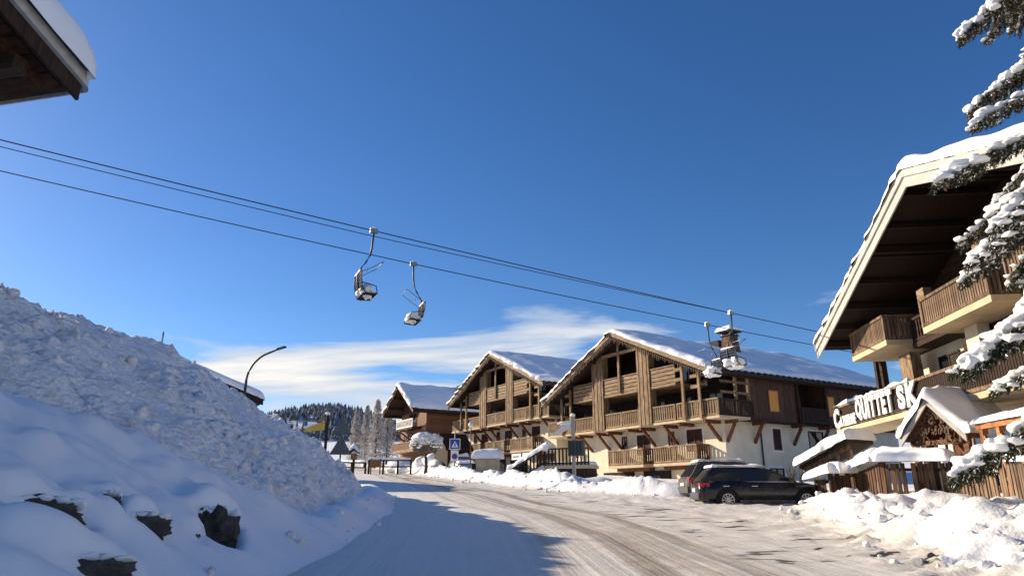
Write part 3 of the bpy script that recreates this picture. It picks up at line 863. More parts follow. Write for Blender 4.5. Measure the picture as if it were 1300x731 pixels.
    window(c, 5.5, 6.9, 1.6, 3.35, 8.252, 'wood_dark', 'glass_dark', 'trim_white', 'side')
    window(c, 9.6, 10.6, 1.8, 3.2, 8.252, 'wood_red', 'wood_dark', 'trim_white', 'side', mull=0)
    w = window(c, 5.15, 6.25, 7.0, 8.55, 9.004, 'wood_warm', 'pane_glow_orange', None, 'side', mull=0)
    window(c, 11.5, 12.4, 7.0, 8.55, 9.004, 'wood_warm', 'pane_glow_orange', None, 'side', mull=0)
    window(c, 9.0, 10.3, 6.5, 8.5, 7.61, 'wood_warm', 'glass_dark', None, 'side')
    # side loggia frames
    for y in (2.0, 3.2):
        MB().box(8.95, 9.12, y - 0.09, y + 0.09, L2 + 0.003, zu(9.1) - 0.02).build('post', 'wood_grey_v', c)
    for z in (8.0, 8.7):
        MB().box(9.0, 9.09, 0.6, 3.1, z, z + 0.16).build('beam_end', 'wood_grey_v', c)
    for y in (8.15, 11.25):
        MB().box(9.02, 9.18, y - 0.09, y + 0.09, L2 - 0.14, zu(9.1) - 0.02).build('post', 'wood_dark', c)
    # chimney with snow hood
    if not chim:
        MB().box(.5, 1.3, 12.2, 13.0, 12.9, 14.1).build('vent_box', 'tile', c)
        return c
    ch = MB()
    cy_ = 9.2; cx_ = 2.6
    zb = zt(cx_)
    vs = [(cx_ - .58, cy_ - .58, zb - .6), (cx_ + .58, cy_ - .58, zb - .6), (cx_ + .58, cy_ + .58, zb - .6), (cx_ - .58, cy_ + .58, zb - .6),
          (cx_ - .44, cy_ - .44, zb + 1.45), (cx_ + .44, cy_ - .44, zb + 1.45), (cx_ + .44, cy_ + .44, zb + 1.45), (cx_ - .44, cy_ + .44, zb + 1.45)]
    ch.add(vs, [(0, 3, 2, 1), (4, 5, 6, 7), (0, 1, 5, 4), (1, 2, 6, 5), (2, 3, 7, 6), (3, 0, 4, 7)])
    cho = ch.build('chimney', 'wood_fence', c)
    MB().box(cx_ - .54, cx_ + .54, cy_ - .54, cy_ + .54, zb + 1.453, zb + 1.54).build('cap_slab', 'tile', cho)
    for sx in (-1, 1):
        for sy in (-1, 1):
            MB().box(cx_ + sx * .42 - .05, cx_ + sx * .42 + .05, cy_ + sy * .42 - .05, cy_ + sy * .42 + .05, zb + 1.543, zb + 1.75).build('leg', 'steel', cho)
    MB().box(cx_ - .70, cx_ + .70, cy_ - .70, cy_ + .70, zb + 1.753, zb + 1.85).build('hood', 'tile', cho)
    snow_pad('snow', cx_ - .82, cx_ + .82, cy_ - .82, cy_ + .82, zb + 1.85, 0.48, seed + 5, cho, r=0.6, res=0.15, amp=0.06)
    MB().box(cx_ - 1.6, cx_ - .8, cy_ - .5, cy_ + .5, zt(cx_ - 1.2) + .1, zt(cx_ - 1.2) + .75).build('vent_box', 'tile', cho)
    return c

def az(a): return Vector((math.sin(R(a)), math.cos(R(a)), 0))
OB = Vector((13.23, 44.13, 0)) + az(-30.5) * 9.3
B_ = big_chalet('large timber chalet with two plank pillars and a snow hooded chimney behind the parked cars', OB, 0.0, [(2.6, 6.85), (-2.6, 1.5)], True, 2.0, 3)
OA = Vector((0.99, 65.76, 0)) + az(-30.5) * (-4.54 + 9.3)
A_ = big_chalet('smaller looking timber chalet standing between the brown corner house and the large chalet', OA, 1.95, [(2.0, 6.1), (-3.15, 0.8), (-8.3, -4.2)], False, 2.0, 8, False, False)

# lantern, plaque and sign boards fixed on the chalets
l = thing('wall_lantern', 'black carriage lantern on the cream wall by the stairs', 'lantern', B_.matrix_basis @ Vector((-7.9, 1.5, 4.95)), R(-59.5))
MB().tube([(0, 0, 0), (0, -.25, .28), (0, -.38, .2)], 0.03, 6).build('bracket', 'iron', l)
MB().prism([(-.16, .15), (.16, .15), (.12, -.35), (-.12, -.35)], -.5, -.24).build('lamp_body', 'iron', l)
MB().box(-.09, .09, -.515, -.502, -.22, .02).build('pane', 'globe', l)
MB().prism([(-.22, .153), (.22, .153), (0, .33)], -.56, -.2).build('cap', 'iron', l)
for k, (xa, xb) in enumerate(((2.5, 4.2), (4.5, 6.0))):
    s = thing('shop_board', ['left white name board under the balcony of the farther twin chalet', 'right white name board under the balcony of the farther twin chalet'][k], 'sign', A_.matrix_basis @ Vector(((xa + xb) / 2, 0.18, 3.15)), R(-59.5), 'white boards under the balcony')
    MB().box(-(xb - xa) / 2, (xb - xa) / 2, -.04, .04, -.28, .28).build('board', 'sign_white', s)
    MB().box(-(xb - xa) / 2 + .2, (xb - xa) / 2 - .3, -.05, -.041, -.06, .06).build('print', 'sign_grey', s)

# ---------------------------------------------------------------- brown corner chalet, far
cD = Vector((-13.22, 84.89, 0))
c2 = thing('chalet', 'brown timber house with snowy gable roof and small carved balcony at far end of road', 'house', cD + az(-30.5) * 0.0, R(-59.5))
rf, zt = gable_roof(c2, 4.9, 14.5, 0.66, -1.0, 12, snow_h=0.45, seed=4, hw_r=5.2, tiles=False, fascia='wood_warm', fh=0.3)
MB().box(-3.8, 4.2, 1.2, 11.8, 2.0, 11.3).build('wall', 'wood_warm', c2)
MB().prism([(-3.8, 11.303), (4.2, 11.303), (4.2, zt(4.2) - .2), (0, 14.2), (-3.8, zt(3.8) - .2)], 1.2, 11.8).build('upper_wall', 'wood_dark', c2)
for k in range(7):
    MB().box(4.203, 4.23, 1.3, 11.7, 6.2 + k * .7, 6.2 + k * .7 + .62).build('board', 'wood_warm', c2)
MB().box(4.0, 4.35, 1.05, 1.35, 4, 11.2).build('corner_post', 'wood_warm', c2)
MB().box(-2.6, 2.6, 0.0, 1.2, 9.2, 9.4).build('floor_slab', 'wood_dark_h', c2)
railing(c2, (-2.6, .06), (2.6, .06), 9.4, 1.0, 'larch', .14, .12, False, mrail='snow_tree')
MB().box(-3.4, 3.4, -.1, 1.2, 6.5, 6.7).build('floor_slab', 'wood_h', c2)
railing(c2, (-3.4, -.04), (3.4, -.04), 6.7, 1.0, 'wood_warm', .14, .06, False)
window(c2, -1.2, 1.2, 9.45, 11.3, 1.198, 'wood_red', 'glass_dark')
window(c2, -2.6, -1.2, 6.75, 8.7, 1.198, 'wood_red', 'glass_dark')
window(c2, 0.6, 2.2, 6.75, 8.7, 1.198, 'wood_red', 'glass_dark')
MB().box(4.235, 4.30, 4.4, 8.2, 5.6, 8.8).build('garage_panel', 'trim_white', c2)
for sx in (-2.2, 0, 2.2):
    MB().beam((sx, -.6, 9.0), (sx, 1.19, 7.9), .16, .16, (1, 0, 0)).build('brace', 'wood_warm', c2)
MB().box(1.0, 1.8, 6.5, 7.3, 12.6, 14.9).build('chimney', 'tile', c2)
an = thing('roof_antenna', 'dark aerial on the snowy roof of the brown house', 'antenna', c2.matrix_basis @ Vector((2.6, 10.0, 12.5)), R(-59.5))
MB().tube([(0, 0, 0), (0, 0, 2.6)], .05, 6).build('mast', 'iron', an)
MB().tube([(-.9, 0, 2.2), (.9, 0, 2.5)], .05, 6).build('boom', 'iron', an)
for k in range(4):
    x = -.8 + k * .5
    MB().tube([(x, -.35, 2.2 + k * .08), (x, .35, 2.2 + k * .08)], .04, 5).build('element', 'iron', an)
# low dark annex with a sloped roof between the houses
sh = thing('garage_shed', 'dark sloping garage roof beside the brown house', 'shed', (-7.2, 71, 4.3), R(-59.5))
MB().prism([(-1.6, 0), (1.6, 0), (1.6, 1.6), (0.2, 2.9), (-1.6, 1.9)], 0, 2.5).build('wall', 'wood_dark', sh)
MB().prism([(-2.2, 1.6), (0.2, 3.1), (2.0, 1.5), (2.0, 1.72), (0.2, 3.32), (-2.2, 1.8)], -.4, 2.7).build('roof', 'wood_dark_h', sh)

# ---------------------------------------------------------------- right chalet with the shop sign
C_ = thing('chalet', 'big chalet at right with deep dark gable, cream balcony slabs and lettered railing', 'chalet', (14.74, 21.63, 0), R(-96))
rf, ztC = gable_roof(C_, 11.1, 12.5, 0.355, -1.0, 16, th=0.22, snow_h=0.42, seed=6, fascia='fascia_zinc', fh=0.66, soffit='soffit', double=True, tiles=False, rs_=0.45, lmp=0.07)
zuC = lambda x: ztC(x) - 0.26
for k in range(13):        # rafters below the overhang
    x = -10.6 + k * 1.65
    if abs(x) < .3: continue
    MB().box(x - .07, x + .07, -.95, 2.0, zuC(x) - .20, zuC(x) - .02).build('rafter', 'soffit', C_)
MB().box(-9.6, 10, 1.9, 15.5, -0.5, 4.49).build('wall', 'stucco_white', C_)
MB().box(-9.0, 10, 1.9, 15.5, 4.70, 7.30).build('wall', 'stucco', C_)
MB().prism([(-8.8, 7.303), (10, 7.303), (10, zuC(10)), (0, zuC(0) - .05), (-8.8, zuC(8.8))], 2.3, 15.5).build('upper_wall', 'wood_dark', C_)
for k in range(22):        # horizontal cladding
    z = 7.5 + k * .2
    lim = min(8.7, (12.5 - .45 - z - .2) / .355)
    if lim < 1: break
    MB().box(-lim, min(lim, 9.5), 2.25, 2.297, z, z + .18).build('board', 'wood_dark_h', C_)
# slabs
MB().box(-12.9, 3.2, 0.0, 1.895, 4.50, 4.70).build('floor_slab', 'slab_cream', C_)
MB().box(-2.75, 1.65, 0.0, 2.24, 7.22, 7.44).build('floor_slab', 'slab_cream', C_)
MB().box(-9.65, -5.9, 0.0, 2.24, 7.48, 7.70).build('floor_slab', 'slab_cream', C_)
MB().box(2.5, 7.2, 0.0, 2.24, 7.40, 7.62).build('floor_slab', 'slab_cream', C_)
MB().box(-5.89, -2.76, 1.0, 2.24, 7.30, 7.50).build('floor_slab', 'wood_dark_h', C_)
railing(C_, (-2.72, .05), (1.62, .05), 7.44, 1.05, 'wood_grey_v', .10, .045, True, mrail='wood_grey_v')
railing(C_, (1.60, .14), (1.60, 2.2), 7.44, 1.05, 'wood_grey_v', .10, .045, True, mrail='wood_grey_v')
railing(C_, (-9.62, .05), (-5.93, .05), 7.70, 1.06, 'wood_grey_v', .10, .045, True, mrail='wood_grey_v')
railing(C_, (-5.95, .14), (-5.95, 2.2), 7.70, 1.05, 'wood_grey_v', .10, .045, True, mrail='wood_grey_v')
railing(C_, (2.55, .05), (7.1, .05), 7.62, 1.05, 'wood_grey_v', .10, .045, True, mrail='wood_grey_v')
railing(C_, (-5.85, 1.06), (-2.85, 1.06), 7.5, 1.0, 'wood_dark', .13, .09, True, mrail='wood_dark_h', shape='turned')
railing(C_, (-12.85, .05), (3.15, .05), 4.72, 1.06, 'wood_dark', .105, .04, True, mrail='wood_grey_v')
snow_pad('snow', -12.9, -4.6, -.04, .14, 4.72 + 1.06, 0.13, 3, C_, r=.08, res=.3, amp=.4, fr=2.0, lump=.02)
# gable top balcony
MB().box(-2.0, 2.2, 0.6, 2.24, 8.45, 8.6).build('floor_slab', 'wood_dark_h', C_)
for k in range(4):
    MB().box(0.3, 1.7, 0.5, .56, 8.62 + k * .24, 8.62 + k * .24 + .20).build('board', 'wood_h', C_)
# pillars, posts, doors
MB().box(-3.30, -2.78, 0.25, .55, 7.52, 9.0).build('pillar', 'wood_h', C_)
MB().box(-7.05, -6.05, 0.9, 1.3, 4.71, 7.21).build('pillar', 'wood_v', C_)
MB().box(-2.0, -1.2, 1.0, 1.4, 4.71, 7.215).build('pillar', 'stucco', C_)
for x in (-10.8, -10.2):
    MB().box(x - .12, x + .12, 1.4, 1.64, 4.71, zuC(x) - .22).build('post', 'wood_dark', C_)
window(C_, -8.8, -7.3, 4.75, 6.9, 1.897, 'wood_dark', 'glass_dark')
window(C_, -5.8, -4.2, 4.75, 6.9, 1.897, 'wood_dark', 'glass_dark')
window(C_, -4.0, -2.2, 5.3, 6.8, 1.897, 'wood_dark', 'glass_dark', shut='wood_dark')
window(C_, -0.8, 0.6, 4.75, 6.9, 1.897, 'wood_dark', 'glass_dark', shut='wood_dark')
MB().box(-3.2, 1.0, 1.5, 1.885, 6.2, 7.2).build('awning_box', 'wood_dark_h', C_)
window(C_, -2.4, -0.6, 7.6, 9.6, 2.24, 'wood_dark', 'glass_dark')
window(C_, -8.2, -6.6, 7.75, 9.2, 2.24, 'wood_dark', 'glass_dark')
window(C_, 3.0, 5.0, 7.7, 9.7, 2.24, 'wood_dark', 'glass_dark')
# shop front
for i, (x0, x1) in enumerate(((-9.3, -7.6), (-7.2, -6.4), (-5.9, -4.6), (-4.4, -3.0), (-2.8, -1.2), (-1.0, 0.6), (0.9, 2.5))):
    window(C_, x0, x1, 1.9 if i > 1 else 2.6, 3.9, 1.897, 'wood_warm' if i > 1 else 'wood_dark', 'glass_blue' if i > 1 else 'sign_white', mull=1 if i > 1 else 0)
MB().box(-8.0, -7.45, 1.6, 1.89, 1.2, 4.49).build('door', 'wood_dark', C_)

# lettering on the railing
def letters(parent, text, x0, x1, z, size, y):
    cu = bpy.data.curves.new('letter', 'FONT'); cu.size = 1.0
    dg = None
    ws, mes = [], []
    for chh in text:
        c_ = bpy.data.curves.new('letter', 'FONT'); c_.body = chh; c_.size = 1.0; c_.extrude = 0.03; c_.offset = 0.05
        ob = bpy.data.objects.new('tmp', c_); COL.objects.link(ob)
        bpy.context.view_layer.update()
        me = bpy.data.meshes.new_from_object(ob.evaluated_get(bpy.context.evaluated_depsgraph_get()))
        bpy.data.objects.remove(ob)
        v = np.array([q.co[:] for q in me.vertices])
        mes.append((me, v)); ws.append(v[:, 0].max() - v[:, 0].min())
    gap = 0.12
    tot = sum(ws) + gap * (len(ws) - 1)
    sx = (x1 - x0) / tot
    x = x0
    for (me, v), w in zip(mes, ws):
        h = v[:, 1].max() - v[:, 1].min()
        nv = np.stack([(v[:, 0] - v[:, 0].min()) * sx, -v[:, 2], (v[:, 1] - v[:, 1].min()) * size / h], -1)
        me.vertices.foreach_set('co', nv.ravel()); me.update()
        me.name = 'letter'
        me.materials.clear(); me.materials.append(MATS['letter'])
        o = link('letter', me, None, parent, (x, y, z))
        x += (w + gap) * sx
SG = thing('shop_sign', 'big white shop name letters fixed on the dark railing of the right chalet', 'sign', (14.74, 21.63, 0), R(-96))
MB().box(-12.9, -3.7, -.045, -.03, 4.80, 4.86).build('batten', 'iron', SG)
letters(SG, 'C', -12.75, -12.0, 4.70, 0.95, -.09)
letters(SG, 'ATHERINE', -11.95, -10.0, 4.74, 0.48, -.09)
letters(SG, 'QUITTET', -9.85, -6.0, 4.80, 0.92, -.09)
letters(SG, 'SK', -5.45, -3.75, 4.80, 0.92, -.09)

# ---------------------------------------------------------------- left house: only a roof corner is in view
Pd = Vector((-8.22, 11.3, 9.12))
LH = thing('house', 'house whose dark timber roof corner with thick snow enters at top left', 'house', (Pd.x, Pd.y, 0), R(-13))
# local: +y = along the rake away from the viewer, -x = along the eave
sl = 0.36
def zl(y): return Pd.z + sl * (-y)            # rises towards the viewer (negative y)
ridge = -9.0
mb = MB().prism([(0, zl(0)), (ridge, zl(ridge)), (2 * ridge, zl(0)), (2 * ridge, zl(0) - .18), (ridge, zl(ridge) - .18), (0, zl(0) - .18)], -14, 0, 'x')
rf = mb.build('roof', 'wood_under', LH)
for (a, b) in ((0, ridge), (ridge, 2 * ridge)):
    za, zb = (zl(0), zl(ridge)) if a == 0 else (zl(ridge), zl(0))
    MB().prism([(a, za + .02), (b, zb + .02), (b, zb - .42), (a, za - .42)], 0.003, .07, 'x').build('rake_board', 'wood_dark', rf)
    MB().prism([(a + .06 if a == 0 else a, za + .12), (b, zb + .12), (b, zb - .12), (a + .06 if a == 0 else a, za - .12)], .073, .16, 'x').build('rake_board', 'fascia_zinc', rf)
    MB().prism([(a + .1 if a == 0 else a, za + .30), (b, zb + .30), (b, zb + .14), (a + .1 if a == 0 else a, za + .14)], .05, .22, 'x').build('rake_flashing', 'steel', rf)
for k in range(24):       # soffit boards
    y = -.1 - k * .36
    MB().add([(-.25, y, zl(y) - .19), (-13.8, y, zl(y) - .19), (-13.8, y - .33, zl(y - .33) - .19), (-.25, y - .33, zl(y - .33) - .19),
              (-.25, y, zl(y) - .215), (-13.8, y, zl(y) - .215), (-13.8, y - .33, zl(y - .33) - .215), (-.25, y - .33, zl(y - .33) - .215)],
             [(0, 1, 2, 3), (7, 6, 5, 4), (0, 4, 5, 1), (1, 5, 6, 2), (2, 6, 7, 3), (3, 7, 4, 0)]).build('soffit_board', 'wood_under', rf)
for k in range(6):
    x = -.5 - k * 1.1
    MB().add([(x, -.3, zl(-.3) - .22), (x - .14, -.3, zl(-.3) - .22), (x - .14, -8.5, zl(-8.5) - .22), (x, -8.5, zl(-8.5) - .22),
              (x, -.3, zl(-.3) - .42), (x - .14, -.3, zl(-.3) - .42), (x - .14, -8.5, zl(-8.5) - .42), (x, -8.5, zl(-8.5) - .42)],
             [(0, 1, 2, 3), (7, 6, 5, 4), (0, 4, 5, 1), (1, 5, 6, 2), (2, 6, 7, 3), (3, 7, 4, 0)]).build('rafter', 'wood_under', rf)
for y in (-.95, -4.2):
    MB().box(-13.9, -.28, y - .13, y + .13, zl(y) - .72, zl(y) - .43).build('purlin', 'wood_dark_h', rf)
gt = MB().tube([(-14, .10, Pd.z - .10), (.05, .10, Pd.z - .10)], .085, 8); gt.build('gutter', 'steel', rf)
MB().prism([(-1.4, 0), (2 * ridge + 1.4, 0), (2 * ridge + 1.4, zl(-1.4) - .25), (ridge, zl(ridge) - .25), (-1.4, zl(-1.4) - .25)], -13.9, -1.8, 'x').build('wall', 'wood_dark', LH)
def lz(X, Y): return zl(0) + sl * np.minimum(-Y, Y - 2 * ridge) + .02
snow_pad('snow', -13.9, .34, 2 * ridge + .2, .04, lz, 1.0, 5, rf, r=0.5, amp=.06, fr=.5, res=.5, lump=.06)

# ---------------------------------------------------------------- house behind the snow pile
EH = thing('house', 'snow covered roof end peeking out behind the big snow pile', 'house', (-18.1, 50, -0.35), R(30))
# ridge recedes to the left; local -x runs up the roof line seen against the sky
def ze(x): return 8.75 + 0.36 * np.minimum(-x, 14 + x + 0.0)
mb = MB().prism([(0, 8.6), (-7, 11.1), (-14, 8.6), (-14, 8.35), (-7, 10.85), (0, 8.35)], 0, 12)
rf = mb.build('roof', 'wood_dark_h', EH)
for (a, b) in (((0, 8.6), (-7, 11.1)), ((-7, 11.1), (-14, 8.6))):
    MB().prism([(a[0], a[1] + .03), (b[0], b[1] + .03), (b[0], b[1] - .42), (a[0], a[1] - .42)], -.06, -.003).build('rake_board', 'wood_dark_h', rf)
MB().box(-12.6, -1.6, 1.4, 11.5, 1.5, 8.3).build('wall', 'wood_dark', EH)
MB().prism([(-12.6, 8.303), (-1.6, 8.303), (-1.6, 8.7), (-7, 10.8), (-12.6, 8.7)], 1.4, 11.5).build('gable_wall', 'wood_dark', EH)
for x in (-1.0, -3.0, -5.0):
    MB().box(x - .1, x + .1, -.0, 1.39, 8.02 - .36 * (x + 1) * 1, 8.3 - .36 * (x + 1)).build('purlin', 'wood_dark', EH)
snow_pad('snow', -14, .12, -.1, 12, lambda X, Y: 8.6 + .357 * np.minimum(-X, 14 + X), .6, 9, rf, r=.5, amp=.06, fr=.4, res=.5)

# ================================================================== chairlift
def gzf(x, y): return float(ground_z(np.array(float(x)), np.array(float(y))))
c1a, c1b = Vector((-5.65, 26.12, 11.94)), Vector((11.43, 34.55, 10.69))
c3a, c3b = Vector((-4.68, 30.78, 12.10)), Vector((10.94, 37.25, 10.72))
def along(a, b, k, dz=0): 
    p = a + (b - a) * k
    return Vector((p.x, p.y, p.z + dz))
def sag(k): return 0.16 * (k - 0.5) ** 2 - 0.04
for nm, a, b, off, lab in (('lift_cable', c1a, c1b, lambda k: 0, 'upper dark lift cable carrying the chairs that face right'),
                       ('lift_cable', c1a, c1b, lambda k: -0.24 + 0.24 * min(max(k, 0), 1), 'thin dark cable running just below the upper lift cable'),
                       ('lift_cable', c3a, c3b, lambda k: 0, 'lower dark lift cable carrying the chairs that face left')):
    ks = np.linspace(-1.1, 1.9, 40)
    o = MB().tube([along(a, b, k, sag(k) + off(k)) for k in ks], 0.022 if off(0) == 0 else 0.016, 6).build(nm, 'cable', None, True)
    tag(o, lab, 'cable', 'chairlift cables')
def lift_chair(p, d, label, swing=0.0, snow=0.34, seed=1):
    ang = math.atan2(d.y, d.x)
    t = thing('lift_chair', label, 'chair', p, ang, 'snow covered lift chairs')
    # local x: travel direction; local y: across
    MB().box(-.16, .16, -.06, .06, -.10, .09).build('grip', 'steel', t)
    h = [(0, 0, -.05), (0, 0, -.7), (-.03, 0, -1.05), (-.17, 0, -1.40), (-.36, 0, -1.72), (-.44, 0, -2.02), (-.40, 0, -2.35), (-.30, 0, -2.68)]
    MB().tube(h, .042, 8).build('hanger', 'iron', t, True)
    fr = MB()
    for s in (-1, 1):
        y = s * .56
        fr.tube([(-.42, y, -1.95), (-.40, y, -2.3), (-.30, y, -2.70), (-.12, y, -2.84), (.30, y, -2.78)], .025, 6)
        fr.tube([(-.38, y, -2.42), (0.0, y, -2.46), (.22, y, -2.50), (.28, y, -2.76)], .02, 6)
    fr.tube([(-.43, -.56, -1.96), (-.43, .56, -1.96)], .025, 6)
    fr.tube([(-.31, -.56, -2.68), (-.31, .56, -2.68)], .025, 6)
    fr.build('frame', 'iron', t, True)
    for k in range(5):
        z = -2.05 - k * .13
        MB().box(-.435 + .03 * k, -.405 + .03 * k, -.54, .54, z - .10, z).build('back_slat', 'plastic_black', t)
    for k in range(5):
        x = -.26 + k * .115
        MB().box(x, x + .095, -.54, .54, -2.86 + .012 * k, -2.83 + .012 * k).build('seat_slat', 'plastic_black', t)
    b = MB()
    b.tube([(-.42, -.5, -1.98), (-.1, -.5, -1.80), (.42, -.5, -1.42)], .018, 6)
    b.tube([(-.42, .5, -1.98), (-.1, .5, -1.80), (.42, .5, -1.42)], .018, 6)
    b.tube([(.42, -.5, -1.42), (.42, .5, -1.42)], .018, 6)
    b.tube([(-.1, 0, -1.80), (-.08, 0, -1.62)], .018, 6)
    b.build('safety_bar', 'steel', t, True)
    big_ = snow / .34
    link('snow', lump_mesh('snow', (.02, .12, -2.66), (.36 * big_, .46, .20 * big_), seed + 1, .30, 1.6, IC3), 'snow_tree', t)
    link('snow', lump_mesh('snow', (-.08, -.22, -2.62), (.27 * big_, .34, .24 * big_), seed + 7, .30, 1.6, IC3), 'snow_tree', t)
    link('snow', lump_mesh('snow', (-.43, .0, -1.93), (.06, .5, .05), seed + 9, .3, 1.6, IC2), 'snow_tree', t)
    snow_pad('snow', -.10, .10, -.08, .08, .085, .07, seed, t, res=.06)
    t.rotation_euler = (0, swing, ang)
    return t
dr = (c1b - c1a).normalized(); dl_ = (c3a - c3b).normalized()
lift_chair(along(c1a, c1b, 0, sag(0)), dr, 'snowy lift chair facing right, leftmost on the upper cable', R(3), seed=1)
lift_chair(along(c3a, c3b, 0, sag(0)), dl_, 'snowy lift chair facing left, beside the leftmost chair on the lower cable', R(2), seed=2)
lift_chair(along(c3a, c3b, 1, sag(1)), dl_, 'snow heaped lift chair facing left in front of the large chalet eave', R(2), .46, 3)
lift_chair(along(c1a, c1b, 1, sag(1)), dr, 'snow heaped lift chair hanging in front of the large chalet chimney', R(2), .46, 4)

# ================================================================== snow laden spruce
def tri_mesh(name, V, F, mi=None, smooth=False):
    me = bpy.data.meshes.new(name)
    V = np.asarray(V, float); F = np.asarray(F, int)
    me.vertices.add(len(V)); me.vertices.foreach_set('co', V.ravel())
    me.loops.add(F.size); me.loops.foreach_set('vertex_index', F.ravel())
    me.polygons.add(len(F))
    me.polygons.foreach_set('loop_start', np.arange(0, F.size, 3)); me.polygons.foreach_set('loop_total', np.full(len(F), 3))
    me.update(); me.validate()
    if smooth: me.polygons.foreach_set('use_smooth', [True] * len(F))
    return me
rs = np.random.RandomState(21)
def curve_z(x): return -0.16 * x - 0.20 * x * x + 0.016 * x ** 3
def branch_proto(Lb, seed):
    r = np.random.RandomState(seed)
    V, F = [], []; FV, FF = [], []
    def blade(p, d, l, w):
        d = d / (np.linalg.norm(d) + 1e-9)
        s = np.cross(d, r.randn(3)); s /= (np.linalg.norm(s) + 1e-9)
        if r.rand() < .13:
            q = p + np.array([0, 0, .02]); i = len(FV)
            FV.extend([q + s * w * 1.5, q - s * w * 1.5, q + d * l * .8]); FF.append((i, i + 1, i + 2)); return
        i = len(V)
        V.extend([p + s * w, p - s * w, p + d * l]); F.append((i, i + 1, i + 2))
    def twig(p0, d0, ln, droop, n):
        p = p0.copy(); d = d0 / np.linalg.norm(d0)
        st = ln / n
        tip = None
        for k in range(n):
            d = d + np.array([0, 0, -droop]) * st / ln; d /= np.linalg.norm(d)
            q = p + d * st
            i = len(V); s = np.cross(d, [0, 0, 1.0]); s = s / (np.linalg.norm(s) + 1e-6) * .007
            V.extend([p + s, p - s, q]); F.append((i, i + 1, i + 2))
            for _ in range(5):
                dd = d * 0.8 + r.randn(3) * 0.62
                blade(p + d * st * r.rand(), dd, r.uniform(.06, .11), .014)
            p = q
    lumps = []
    n = int(Lb / 0.085)
    for k in range(n + 1):
        t = k / n; x = .25 + (Lb - .25) * t
        c = np.array([x, 0.05 * math.sin(x * 2.2 + seed), curve_z(x)])
        dx = np.array([1, 0.0, -0.16 - 0.40 * x + .048 * x * x]); dx /= np.linalg.norm(dx)
        for s in (-1, 1):
            ln = (0.62 * math.sin(PI * (0.10 + 0.82 * t)) + .16) * r.uniform(.75, 1.2)
            d = dx * 0.75 + np.array([0, s * 0.8, -0.15])
            twig(c, d, ln, 0.9, max(5, int(ln / .04)))
            for _h in range(r.randint(1, 4)):
                twig(c + np.array([0, s * r.uniform(.02, .22), -.02]), np.array([.25, s * .15, -1.0]), r.uniform(.2, .55) * (1 - .35 * t), .4, 9)
            if r.rand() < .5 and x > .4:
                u = r.uniform(.25, .8)
                dn = d / np.linalg.norm(d)
                lumps.append((c + dn * ln * u + np.array([0, 0, -.35 * ln * u * u + .05]), r.uniform(.05, .13), .55))
        if r.rand() < .80 and vnoise(k * .35, seed * 7.1) > -.45:
            rad = r.uniform(.06, .135) if r.rand() < .82 else r.uniform(.15, .23) * (1.0 if t < .9 else .7)
            lumps.append((c + np.array([0, r.uniform(-.07, .07), .065 + .03 * r.rand()]), rad, .68))
        if k == n: twig(c, dx, .25, .5, 8)
    SV, SF = [], []
    v, f = IC2; f = np.array(f)
    for j, (c, rad, sq) in enumerate(lumps):
        nn = fbm(v[:, 0] * 1.4 + j * 3.1, v[:, 1] * 1.4, v[:, 2] * 1.4 + seed, 2)
        p = v * (1 + .22 * nn)[:, None] * np.array([rad * 1.4, rad * 1.25, rad * sq]) + c
        SF.append(f + len(v) * j); SV.append(p)
    SV, SF = np.concatenate(SV), np.concatenate(SF)
    tmp = bpy.data.objects.new('tmp', tri_mesh('tmp', SV, SF)); COL.objects.link(tmp)
    md = tmp.modifiers.new('r', 'REMESH'); md.mode = 'VOXEL'; md.voxel_size = 0.027
    sm = tmp.modifiers.new('s', 'SMOOTH'); sm.iterations = 3; sm.factor = 0.5
    dc = tmp.modifiers.new('d', 'DECIMATE'); dc.ratio = 0.55
    bpy.context.view_layer.update()
    me = bpy.data.meshes.new_from_object(tmp.evaluated_get(bpy.context.evaluated_depsgraph_get()))
    bpy.data.objects.remove(tmp)
    me.calc_loop_triangles()
    SV = np.empty(len(me.vertices) * 3); me.vertices.foreach_get('co', SV); SV = SV.reshape(-1, 3)
    SF = np.empty(len(me.loop_triangles) * 3, int); me.loop_triangles.foreach_get('vertices', SF); SF = SF.reshape(-1, 3)
    SV = SV + 0.02 * np.stack([fbm(SV[:, 0] * 9, SV[:, 1] * 9, SV[:, 2] * 9 + q, 2) for q in (1, 2, 3)], -1)
    SF = np.concatenate([SF, np.array(FF) + len(SV)]); SV = np.concatenate([SV, np.array(FV)])
    return np.array(V), np.array(F), SV, SF
protos = [branch_proto(3.1, s) for s in (1, 2, 3, 4)]
TX, TY = 11.08, 11.2
tz = gzf(TX, TY) - .3
sp = thing('spruce_tree', 'tall spruce with snow laden drooping branches at the right edge', 'tree', (TX, TY, tz))
TH = 17.5
MB().tube([(0, 0, 0), (0.02, 0, 5), (0.0, .03, 10), (0, 0, 16), (0, 0, TH)], [.30, .25, .18, .10, .02], 12).build('trunk', 'bark', sp, True)
NV, NF, SVs, SFs, CV, CF = [], [], [], [], [], []
no = so = co_ = 0
z = 3.0; w = 0
